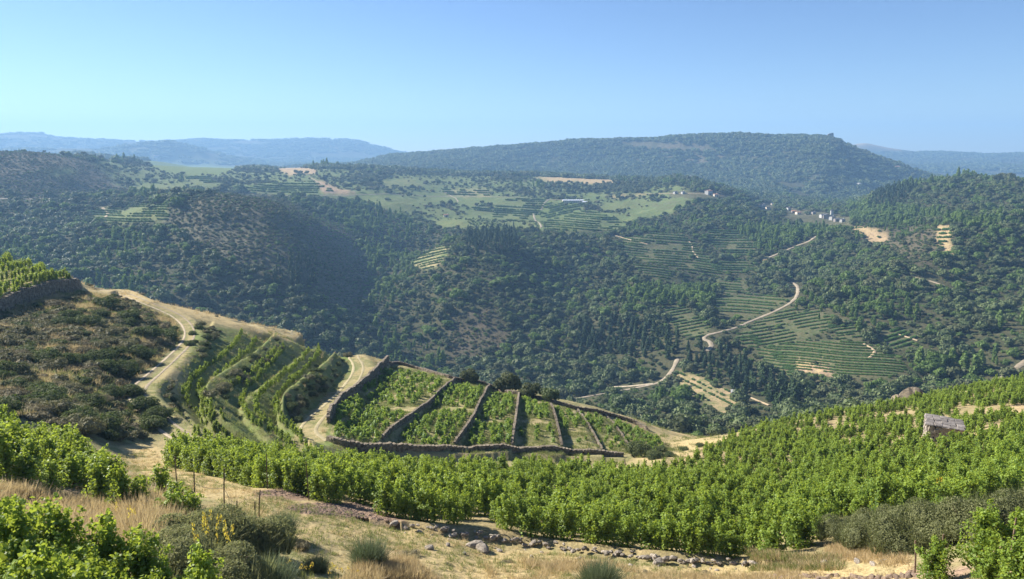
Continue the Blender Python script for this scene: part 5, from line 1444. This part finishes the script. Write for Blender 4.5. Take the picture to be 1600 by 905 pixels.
for i, (u_, v_, s_, lab) in enumerate([(1318, 842, 1.35, 'left end bush of the dark hedge'), (1362, 850, 1.5, 'second bush of the dark hedge from its left end'), (1412, 856, 1.7, 'largest front bush in the dark hedge'), (1468, 846, 1.7, 'dark hedge bush right behind the first corner vines'),
                                  (1525, 836, 1.8, 'tall hedge bush with the deepest shade'), (1575, 828, 1.7, 'hedge bush near the right edge of the photo'), (1630, 822, 1.8, 'hedge bush cut by the right edge'), (1400, 822, 1.3, 'paler olive bush on top of the hedge'), (1455, 818, 1.3, 'olive green bush in the rear of the hedge'), (1340, 822, .9, 'low pale bush at the rear left of the hedge')]):
    shrub('hedge_bush', 'hedge', u_, v_ + 3, s_ * .82, lab, cat='bush', sz=.85)
# around the plots
shrub('round_bush', 'bramble', 998, 713, 2.0, 'round grey green bush at the right end of the foot wall', cat='bush', sz=1.1)
for u_, v_, s_ in ((1022, 716, 1.4), (1046, 714, 1.1), (1030, 706, 1.3), (1068, 704, .9), (1095, 698, .9)):
    shrub('bramble_bush', 'bramble', u_, v_, s_, 'dark low bramble in the hollow right of the round bush', cat='bush', group='brambles in the hollow', sz=.7)
def bigtree(nm, kd, u, v, s_, label, rmin=6.0, group=None, sink=.3):
    p = on(u, v, rmin, sink * s_); c, t = BIG[kd][int(RNG.integers(2))]
    return individual(nm, [('crown', c), ('trunk', t)], p, RNG.random() * 6, s_, label, 'tree', group)
bigtree('oak_tree', 'greyoak', 792, 613, 2.9, 'bushy olive green tree just beyond the crest wall, largest there')
bigtree('oak_tree', 'greyoak', 828, 622, 2.1, 'second olive green tree beyond the crest wall, right of the largest')
bigtree('oak_tree', 'greyoak', 735, 598, 2.0, 'small bush like tree beyond the crest wall, left of the largest')
bigtree('oak_tree', 'oak', 858, 628, 1.9, 'dark small tree above the fourth plot wall')
bigtree('oak_tree', 'oak', 690, 585, 1.7, 'small round tree just over the crest above the second plot')
bigtree('oak_tree', 'greyoak', 517, 530, 1.9, 'olive bush tree on the crest left of the grassy track')
bigtree('oak_tree', 'oak', 297, 480, 1.7, 'dark small bush tree on the crest above the bend of the dirt track')
for u_, v_, s_, lab in ((20, 403, 2.8, 'dark tree on the crest above the upper left vine terrace'), (45, 407, 3.0, 'taller dark tree right of the first one on the upper left crest'), (62, 414, 2.2, 'smallest dark tree of the upper left crest'), (-20, 400, 3, 'dark tree at the left edge of the crest')):
    bigtree('oak_tree', 'oak', u_, v_, s_, lab)
for u_, v_, s_, lab in ((1032, 662, 3.3, 'broad oak in the hollow just beyond the right end of the plots'), (945, 632, 2.6, 'round oak beyond the sixth plot below the dirt road'), (1085, 672, 2.2, 'oak above the bare path in the hollow'), (1180, 660, 2.4, 'grey green oak peeping over the right hand vineyard crest'), (1130, 668, 2.2, 'grey green oak left of the one peeping over the crest'), (990, 650, 1.9, 'small oak behind the last plots')):
    bigtree('oak_tree', 'greyoak', u_, v_, s_, lab)
# scrubby left slope
KIN = {'scrub': ('scrub_bush', 'olive brown scrub bush on the rough left slope', 'scrub bushes of the left slope'), 'heather': ('heather_bush', 'brown heather bush on the rough left slope', 'heather bushes of the left slope'), 'bramble': ('bramble_bush', 'dark green bramble bush on the rough left slope', 'dark brambles of the left slope')}
SLM = [(285, 520, 'the bend of the dirt track'), (40, 480, 'the tall retaining wall'), (60, 665, 'the left vines'), (225, 610, 'the narrow lower track'), (110, 560, 'the middle of the open slope'), (10, 590, 'the left edge of the picture'), (180, 490, 'the top of the slope'), (180, 660, 'the foot of the slope'), (300, 655, 'the lower end of the ruts'), (200, 550, 'the upper track bank'), (60, 530, 'the shaded hollow below the wall')]
KIS = {'scrub': 'olive brown scrub bush on the left slope nearest to %s', 'heather': 'greyish heather bush on the left slope nearest to %s', 'bramble': 'dark green bramble on the left slope nearest to %s'}
slope_polys = [([(-40, 500), (60, 480), (130, 462), (200, 470), (250, 500), (285, 520), (262, 560), (205, 600), (190, 640), (255, 672), (180, 690), (110, 672), (0, 655), (-40, 655)], 150),
               ([(228, 575), (270, 560), (300, 530), (325, 510), (345, 520), (300, 565), (268, 600), (275, 640), (330, 688), (300, 680), (245, 630)], 60)]
nS = 0
for poly, n in slope_polys:
    p = np.array(poly, float); k = 0
    while k < n:
        u_ = RNG.uniform(p[:, 0].min(), p[:, 0].max()); v_ = RNG.uniform(p[:, 1].min(), p[:, 1].max())
        if not in_poly(np.array([u_]), np.array([v_]), p)[0]: continue
        k += 1
        nz = fbm(np.array([u_]), np.array([v_ * 2.0]), 60, 5, 2)[0]
        kd = 'bramble' if nz > .3 else ('heather' if nz < -.15 else 'scrub')
        nm, lab, grp = KIN[kd]; q = on(u_, v_)
        wtr = line_dist(q[0:1], q[1:2], cuts[0][0])[0][0]
        if wtr < 2.6: continue
        s_ = (0.6 + 1.3 * RNG.random() ** 1.6) * (1.25 if kd == 'bramble' else 1.0) * (1.0 if n > 100 else .6)
        lm_ = near_lm(u_, v_, SLM); shrub(nm, kd, u_, v_, s_, KIS[kd] % lm_, 'bush', grp + ' near ' + lm_, sz=.75); nS += 1
for u_, v_, s_, lab in ((165, 480, 2.3, 'dark round bush at the top of the left slope'), (200, 500, 2.2, 'dark wide bush under the top of the left slope'), (110, 500, 2.0, 'low dark bush left of the middle of the slope'), (70, 640, 1.9, 'dark green round bush above the left vines'), (120, 668, 1.9, 'near dark bush just above the left vines'), (135, 640, 1.8, 'dark bush behind the near one'), (230, 530, 2.6, 'broad dark bush in the bend of the dirt track'), (262, 532, 2.2, 'dark bush at the inside of the track bend'), (215, 560, 2.4, 'dark bush below the bend along the track'), (190, 585, 2.2, 'dark bush above the lower track'), (245, 655, 1.7, 'bramble beside the lower end of the track'), (225, 640, 1.7, 'bramble at the left edge of the lower track'), (205, 618, 1.6, 'bramble where the track narrows'), (240, 668, 1.5, 'last bramble before the track meets the vines')):
    shrub('bramble_bush', 'bramble', u_, v_, s_, lab, 'bush', sz=.8)
def poly_fill(name, key, poly, n, smin, smax, label, hmul=.8):
    p = np.array(poly, float); W_ = TB.hit(p[:, 0], p[:, 1], 6)[:, :2]; lo, hi = W_.min(0), W_.max(0)
    x = RNG.uniform(lo[0], hi[0], n * 4); y = RNG.uniform(lo[1], hi[1], n * 4); m = in_poly(x, y, W_) & (fbm(x, y, 9, 61, 3) + .25 * RNG.normal(size=len(x)) > -.12); x, y = x[m][:n], y[m][:n]
    for w, d0 in ((cuts[0][0], 2.3), (cuts[1][0], 2.6)): k = line_dist(x, y, w)[0] > d0; x, y = x[k], y[k]
    s = smin + (smax - smin) * RNG.random(len(x)) ** 1.6
    scatter(name, key, with_z(x, y, -.06), np.stack([s * 1.15, s * 1.15, s * hmul], 1), label)
poly_fill('low_scrub', 'shrub', slope_polys[0][0], 1500, .3, 1.15, 'low grey brown undergrowth of heather and broom on the left slope')
poly_fill('low_scrub', 'shrub', slope_polys[1][0], 1500, .2, .6, 'low grey green plants on the verge right of the dirt track')
# shrub banks between the terraces
for poly, n, lab, grp in (([(430, 530), (452, 540), (430, 560), (395, 588), (360, 618), (340, 640), (325, 615), (355, 588), (395, 558)], 34, 'bush on the steep shaded bank between the left terraces', 'bushes on the inner terrace bank'),
                          ([(512, 552), (545, 548), (542, 575), (515, 605), (480, 638), (462, 662), (448, 645), (448, 620), (480, 592)], 42, 'bush on the dark bank beside the grassy track', 'bushes on the outer terrace bank'),
                          ([(300, 505), (335, 515), (330, 545), (300, 575), (290, 560)], 14, 'heather bush on the stony bank right of the track bend', 'bushes on the stony bank')):
    p = np.array(poly, float); k = 0
    while k < n:
        u_ = RNG.uniform(p[:, 0].min(), p[:, 0].max()); v_ = RNG.uniform(p[:, 1].min(), p[:, 1].max())
        if not in_poly(np.array([u_]), np.array([v_]), p)[0]: continue
        k += 1; kd = 'bramble' if RNG.random() < .6 else 'scrub'
        shrub('bank_bush', kd, u_, v_, .55 + .6 * RNG.random(), lab, 'bush', grp, sz=.8)

# ------------------------------------------------------------------ grasses
def scatter_poly(name, key, poly, n, smin, smax, label, rmax=200.0, rmin=6.0, avoid=None):
    p = np.array(poly, float); W_ = TB.hit(p[:, 0], p[:, 1], rmin)[:, :2]; lo, hi = W_.min(0), W_.max(0)
    x = RNG.uniform(lo[0], hi[0], n * 4); y = RNG.uniform(lo[1], hi[1], n * 4); m = in_poly(x, y, W_) & (fbm(x, y, 2.6 if name != 'x' else 1, len(label), 3) + .18 * RNG.normal(size=len(x)) > -.08); x, y = x[m][:n], y[m][:n]
    r = np.hypot(x, y); k = r < rmax; x, y = x[k], y[k]
    if avoid is not None:
        for w, d0 in avoid: k = line_dist(x, y, w)[0] > d0; x, y = x[k], y[k]
    P = with_z(x, y, -0.02); s = smin + (smax - smin) * RNG.random(len(x)) ** 1.5
    return scatter(name, key, P, s, label, tilt=.1)
PATHP = [(185, 712), (230, 700), (300, 740), (430, 775), (600, 815), (760, 845), (1000, 875), (1180, 888), (1440, 885), (1440, 960), (600, 960), (420, 900), (300, 850), (200, 790)]
scatter_poly('grass', 'grass', PATHP, 6000, .35, .8, 'short dry green grass on the foreground path')
scatter_poly('dry_grass', 'straw', PATHP, 4000, .18, .5, 'yellow straw tufts on the foreground path')
scatter_poly('dry_grass', 'straw', [(-200, 762), (0, 765), (200, 795), (330, 815), (260, 900), (120, 860), (-200, 850)], 5200, .5, 1.1, 'brown dry grass band below the left vineyard')
scatter_poly('dry_grass', 'straw', [(190, 790), (285, 800), (290, 850), (215, 880)], 1300, 1.1, 2.0, 'tall pale straw clump left of the ferny bush')
scatter_poly('dry_grass', 'straw', [(560, 890), (640, 880), (700, 930), (480, 960)], 1500, .5, 1.0, 'brown dry grass at the bottom below the broom bush')
scatter_poly('dry_grass', 'straw', [(760, 870), (1000, 885), (1250, 895), (1250, 960), (760, 960)], 2600, .3, .75, 'straw coloured grass along the bottom of the path')
scatter_poly('dry_grass', 'straw', [(1290, 858), (1330, 852), (1380, 862), (1425, 872), (1420, 884), (1360, 890), (1300, 886)], 900, .2, .6, 'golden dry grass patch in front of the hedge')
trk = [(cuts[0][0], 1.4), (cuts[1][0], 1.4)]
scatter_poly('dry_grass', 'straw', [(-60, 500), (123, 455), (230, 470), (290, 505), (262, 560), (205, 600), (190, 690), (-60, 660)], 9500, .7, 1.5, 'dry grass between the bushes of the left slope', avoid=trk)
scatter_poly('grass', 'grass', [(-60, 500), (123, 455), (230, 470), (290, 505), (262, 560), (205, 600), (190, 690), (-60, 660)], 5000, 1.2, 2.6, 'grey green undergrowth between the bushes of the left slope', avoid=trk)
scatter_poly('grass', 'grass', [(225, 560), (300, 520), (430, 520), (600, 562), (520, 645), (500, 700), (330, 700), (225, 625)], 13000, .8, 1.9, 'grass on the left terraces and verges', avoid=trk)
scatter_poly('dry_grass', 'straw', [(100, 440), (240, 466), (450, 520), (620, 562), (600, 570), (430, 530), (220, 478)], 7000, .8, 1.7, 'golden dry grass along the crest')
scatter_poly('dry_grass', 'straw', VY_MAIN, 6500, .5, 1.2, 'dry grass between the vine rows')
scatter_poly('grass', 'grass', [(515, 662), (607, 566), (765, 604), (860, 629), (1012, 673), (1060, 705), (972, 712), (700, 706), (520, 700)], 7000, 1.0, 1.9, 'grass inside the walled plots')
scatter_poly('grass', 'grass', [(960, 655), (1100, 672), (1130, 690), (1060, 730), (980, 715)], 1500, 1.2, 2.2, 'rough grass in the hollow right of the plots')
scatter_poly('dry_grass', 'straw', [(225, 560), (300, 520), (430, 520), (600, 562), (520, 645), (500, 700), (330, 700), (225, 625)], 2200, .5, 1.0, 'dry stalks on the left terraces', avoid=trk)
poly_fill('low_scrub', 'shrub', [(120, 442), (240, 462), (330, 486), (450, 516), (600, 560), (430, 528), (320, 500), (220, 475)], 420, .25, .8, 'low bushes along the crest')
scatter_poly('grass', 'grass', [(1170, 864), (1230, 868), (1310, 872), (1320, 890), (1180, 892)], 700, .5, 1.2, 'weeds under the last vines at the end of the rubble wall')
scatter_poly('dry_grass', 'straw', [(1170, 866), (1230, 870), (1310, 872), (1320, 890), (1180, 892)], 450, .3, .8, 'straw under the last vines at the end of the rubble wall')
for k_, (u_, v_, s_) in enumerate(((640, 868, .5), (792, 880, .38), (860, 889, .45), (1105, 898, .4), (700, 884, .3), (1010, 896, .32))):
    shrub('weed_clump', 'heather', u_, v_, s_, ['low dry weed clump left of the bare patch', 'brown weed clump below the boulders', 'brown weed clump left of the central broom bush', 'small weed clump under the rubble wall end', 'tiny weed clump right of the bare patch', 'small weed clump right of the central broom bush'][k_], 'weed', sz=.6)
# tilled clods
CL = [bpy.data.objects.new('clod_kind', rock_mesh(RNG, 'clod', 1)) for _ in range(3)]
M['clod'] = rough_mat('clod_soil', (.20, .135, .095), (.36, .26, .19), 4, .7)
for o in CL: o.data.materials.clear(); o.data.materials.append(M['clod'])
PC['clod'] = coll('clod_kinds', CL)
for poly, n in (([(395, 769), (470, 765), (530, 776), (470, 783), (400, 779)], 900), ([(440, 793), (480, 786), (560, 786), (612, 806), (620, 815), (560, 812), (470, 803)], 1900), ([(1190, 898), (1430, 892), (1440, 930), (1190, 930)], 600)):
    scatter_poly('tilled_clods', 'clod', poly, n, .05, .13, 'clods of reddish tilled earth')
# flowers
def flower_head(rng):
    P = np.stack([rng.normal(size=14) * .05, rng.normal(size=14) * .05, .55 + rng.random(14) * .12], 1); nn = np.tile([0, 0, 1.0], (14, 1)) + rng.normal(size=(14, 3)) * .3
    return cards(P, nn / np.linalg.norm(nn, axis=1, keepdims=True), .055, rng)
FL = [(geo_mesh('flower_head', flower_head(RNG), M['yellow']), geo_mesh('stalk', blades(6, RNG, .62, .4, .006, .3, .03), M['grass'])) for _ in range(3)]
for u_, v_, n in ((204, 848, 4), (328, 862, 4), (345, 868, 4), (330, 880, 3), (368, 884, 4), (320, 890, 3), (460, 893, 4), (478, 902, 4), (520, 905, 5), (545, 903, 3), (350, 896, 3)):
    for k in range(n):
        p = on(u_ + RNG.normal() * 8, v_ + 16 + RNG.normal() * 3); f, t = FL[int(RNG.integers(3))]
        hgt = 1.0 if u_ > 440 else 2.2
        individual('yellow_flower', [('flower_head', f), ('stalk', t)], p, RNG.random() * 6, (.5, .5, hgt * (.85 + .3 * RNG.random())), 'yellow wildflower on a thin stalk among the grasses and ferny bushes at the bottom left', 'flower', 'yellow wildflowers')
YV = [(on(1462, 782), 'vine with bright yellow leaves in the right hand vineyard'), (on(1486, 770), 'small yellowing vine right of the brightest yellow one')]
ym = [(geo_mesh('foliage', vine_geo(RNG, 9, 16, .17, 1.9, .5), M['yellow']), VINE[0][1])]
for p, lab in YV: individual('grapevine', [('foliage', ym[0][0]), ('trunk', ym[0][1])], p, 0.5, .4 if 'small' in lab else .6, lab, 'grapevine')

# ------------------------------------------------------------------ far buildings
M['white'] = rough_mat('white_render', (.38, .37, .35), (.50, .49, .46), 1.0, .1)
M['cream'] = rough_mat('cream_render', (.55, .48, .38), (.68, .60, .48), 1.0, .1)
M['granite_wall'] = rough_mat('granite_wall', (.22, .19, .17), (.38, .34, .30), 1.0, .3)
M['tile'] = rough_mat('clay_tile', (.30, .15, .09), (.46, .26, .17), 1.0, .3)
M['slate'] = rough_mat('dark_slate', (.07, .07, .08), (.14, .14, .15), 1.0, .3)
M['pane'] = rough_mat('dark_window', (.02, .025, .03), (.05, .055, .06), 1.0, 0, .3)
M['metal'] = rough_mat('pale_metal_roof', (.55, .58, .62), (.68, .70, .74), 1.0, 0, .4)
def house(u, v, w_, d_, h_, rz, wall, roof, label, rmin=500, pitch=.35, cat='house', name='house', flat=False):
    p = on(u, v, rmin, .3)
    if rmin == 500 and w_ < 12: w_ *= .82; d_ *= .82; h_ *= .78
    e = empty(name, p, rz); tag(e, label, cat)
    V, F = box_geo(-w_/2, w_/2, -d_/2, d_/2, -3, h_)
    G = np.vstack([V, [(-w_/2, 0, h_ + pitch * d_ / 2), (w_/2, 0, h_ + pitch * d_ / 2)]]) if not flat else V
    fs = [F[[0, 2, 3, 4, 5]] if not flat else F]
    if not flat: fs.append(np.array([(4, 8, 7), (5, 6, 9)]))
    link('wall', np_mesh('wall', G, fs, M[wall]), e)
    o_ = .4; rz_ = h_ + pitch * d_ / 2
    if flat:
        V, F = box_geo(-w_/2 - o_, w_/2 + o_, -d_/2 - o_, d_/2 + o_, h_ + .02, h_ + .3); link('roof', np_mesh('roof', V, [F], M[roof]), e)
    else:
        V = np.array([(sx * (w_/2 + o_), sy * (d_/2 + o_), h_ - o_ * pitch + t) if sy else (sx * (w_/2 + o_), 0, rz_ + t) for t in (.06, .3) for sy in (-1, 0, 1) for sx in (-1, 1)])
        F = np.array([(0,2,3,1),(2,4,5,3),(6,7,9,8),(8,9,11,10),(0,1,7,6),(4,10,11,5)]); F2 = np.array([(0,6,8),(0,8,2),(2,8,10),(2,10,4),(1,3,9),(1,9,7),(3,5,11),(3,11,9)])
        rf = link('roof', np_mesh('roof', V, [F, F2], M[roof]), e)
        V, F = box_geo(-.4, .4, -.3, .3, 0, 1.3); link('chimney', np_mesh('chimney', V, [F], M[wall]), rf, (w_ * .28, 0, rz_ - .2))
    n = max(1, int(w_ / 3))
    wm = np_mesh('window', box_geo(-.5, .5, -.06, .06, 0, 1.2)[0], [box_geo(0, 1, 0, 1, 0, 1)[1]], M['pane'])
    for i in range(n):
        for fl in range(max(1, int(h_ / 3))):
            if i == n // 2 and fl == 0: continue
            link('window', wm, e, (-w_/2 + w_ * (i + .5) / n, -d_/2 - .03, 1 + fl * 2.8))
    V, F = box_geo(-.6, .6, -.06, .06, 0, 2.1); link('door', np_mesh('door', V, [F], M['wood']), e, (-w_/2 + w_ * (n // 2 + .5) / n, -d_/2 - .03, 0))
    return e
house(1107, 304, 11, 8, 7, RAD(35), 'white', 'tile', 'largest white house at the edge of the hamlet below the crag')
house(1118, 307, 8, 6, 4, RAD(20), 'cream', 'tile', 'cream house touching the largest white house')
house(1055, 303, 6, 5, 4, RAD(30), 'white', 'slate', 'small white house furthest left above the oaks')
house(1067, 303, 5, 5, 4, RAD(20), 'white', 'slate', 'tiny white house between the two white houses below the crag')
house(1192, 324, 8, 6, 5, RAD(30), 'white', 'slate', 'white house standing alone left of the village')
house(1199, 327, 6, 5, 4, RAD(10), 'cream', 'slate', 'low cream house beside the lone white house')
house(1152, 307, 9, 6, 3.5, RAD(10), 'granite_wall', 'slate', 'grey farm building on the road towards the village')
house(1232, 329, 7, 6, 5, RAD(20), 'white', 'slate', 'white gabled house at the left end of the village')
house(1240, 333, 7, 6, 4, RAD(0), 'granite_wall', 'tile', 'granite house with a tiled roof at the left of the village')
house(1247, 335, 8, 6, 4, RAD(15), 'cream', 'tile', 'cream house with a clay roof in the village')
house(1262, 335, 8, 6, 4, RAD(-10), 'granite_wall', 'slate', 'low dark granite house in the middle of the village')
house(1271, 335, 6, 5, 4, RAD(10), 'granite_wall', 'slate', 'small granite house left of the church')
house(1285, 341, 8, 6, 6, RAD(15), 'white', 'slate', 'white house left of the church tower')
house(1300, 344, 7, 6, 5.5, RAD(25), 'white', 'slate', 'white house right of the church tower')
house(1307, 346, 7, 6, 4, RAD(5), 'granite_wall', 'slate', 'granite house behind the white one right of the church')
house(1316, 347, 6, 5, 4, RAD(20), 'white', 'slate', 'last white house at the right end of the village')
house(1208, 321, 8, 6, 4, RAD(10), 'granite_wall', 'slate', 'grey house between the lone white house and the village')
ch = house(1292, 342, 8, 12, 6, RAD(80), 'granite_wall', 'slate', 'village church with a square bell tower', cat='church', name='church')
V, F = box_geo(-1.6, 1.6, -1.6, 1.6, -2, 10.5); tw = link('tower', np_mesh('tower', V, [F], M['white']), ch, (0, -5.5, 0))
V = np.array([(-1.9,-1.9,0),(1.9,-1.9,0),(1.9,1.9,0),(-1.9,1.9,0),(0,0,2.4)], float); link('spire', np_mesh('spire', V, [np.array([(0,1,4),(1,2,4),(2,3,4),(3,0,4)]), np.array([(3,2,1,0)])], M['slate']), tw, (0, 0, 10.5))
house(895, 316, 30, 7, 3, RAD(3), 'cream', 'metal', 'long low farm shed with a pale roof by the plateau fields', cat='shed', name='farm_shed', rmin=500, pitch=.2)
house(914, 318, 8, 6, 3, RAD(-5), 'white', 'metal', 'small white shed at the right end of the long farm shed', cat='shed', name='farm_shed')
house(1151, 620, 4.6, 4, 2.6, RAD(-15), 'granite_wall', 'white', 'white roofed field hut at the corner of the dry clearing', rmin=215, cat='hut', name='field_hut', flat=True)
house(1343, 290, 14, 8, 5, RAD(30), 'white', 'metal', 'white building half hidden in trees beyond the village', rmin=1300)
house(1345, 291, 16, 9, 6, RAD(30), 'white', 'metal', 'pale farm beyond the village on the lower flank of the big ridge', rmin=1300) if False else None
house(1380, 298, 12, 8, 5, RAD(0), 'white', 'slate', 'small pale house right of the half hidden white building', rmin=1300)
house(245, 246, 22, 12, 8, RAD(20), 'white', 'tile', 'isolated white house on the far left hill', rmin=1500)
house(1400, 264, 16, 9, 6, RAD(10), 'white', 'tile', 'tiny white house on the far flank at the right', rmin=1500)
house(697, 363 - 24, 7, 5, 3.5, RAD(10), 'cream', 'tile', 'little cream cabin on the plateau terraces', rmin=500)
# skyline trees on the plateau edge
for u_, v_, s_ in ((520, 264, 7), (532, 264, 5.5), (543, 264, 8), (560, 264, 6), (566, 264, 6.5), (712, 268, 5.5), (722, 268, 6), (733, 268, 6.5), (745, 268, 6), (752, 269, 5), (790, 272, 6)):
    bigtree('skyline_tree', 'oak', u_, v_ + 2, s_, 'dark tree standing up on the edge of the plateau against the blue ridge', rmin=900, group='trees on the plateau edge')
print('objects', len(bpy.data.objects), 'shrubs', nS)
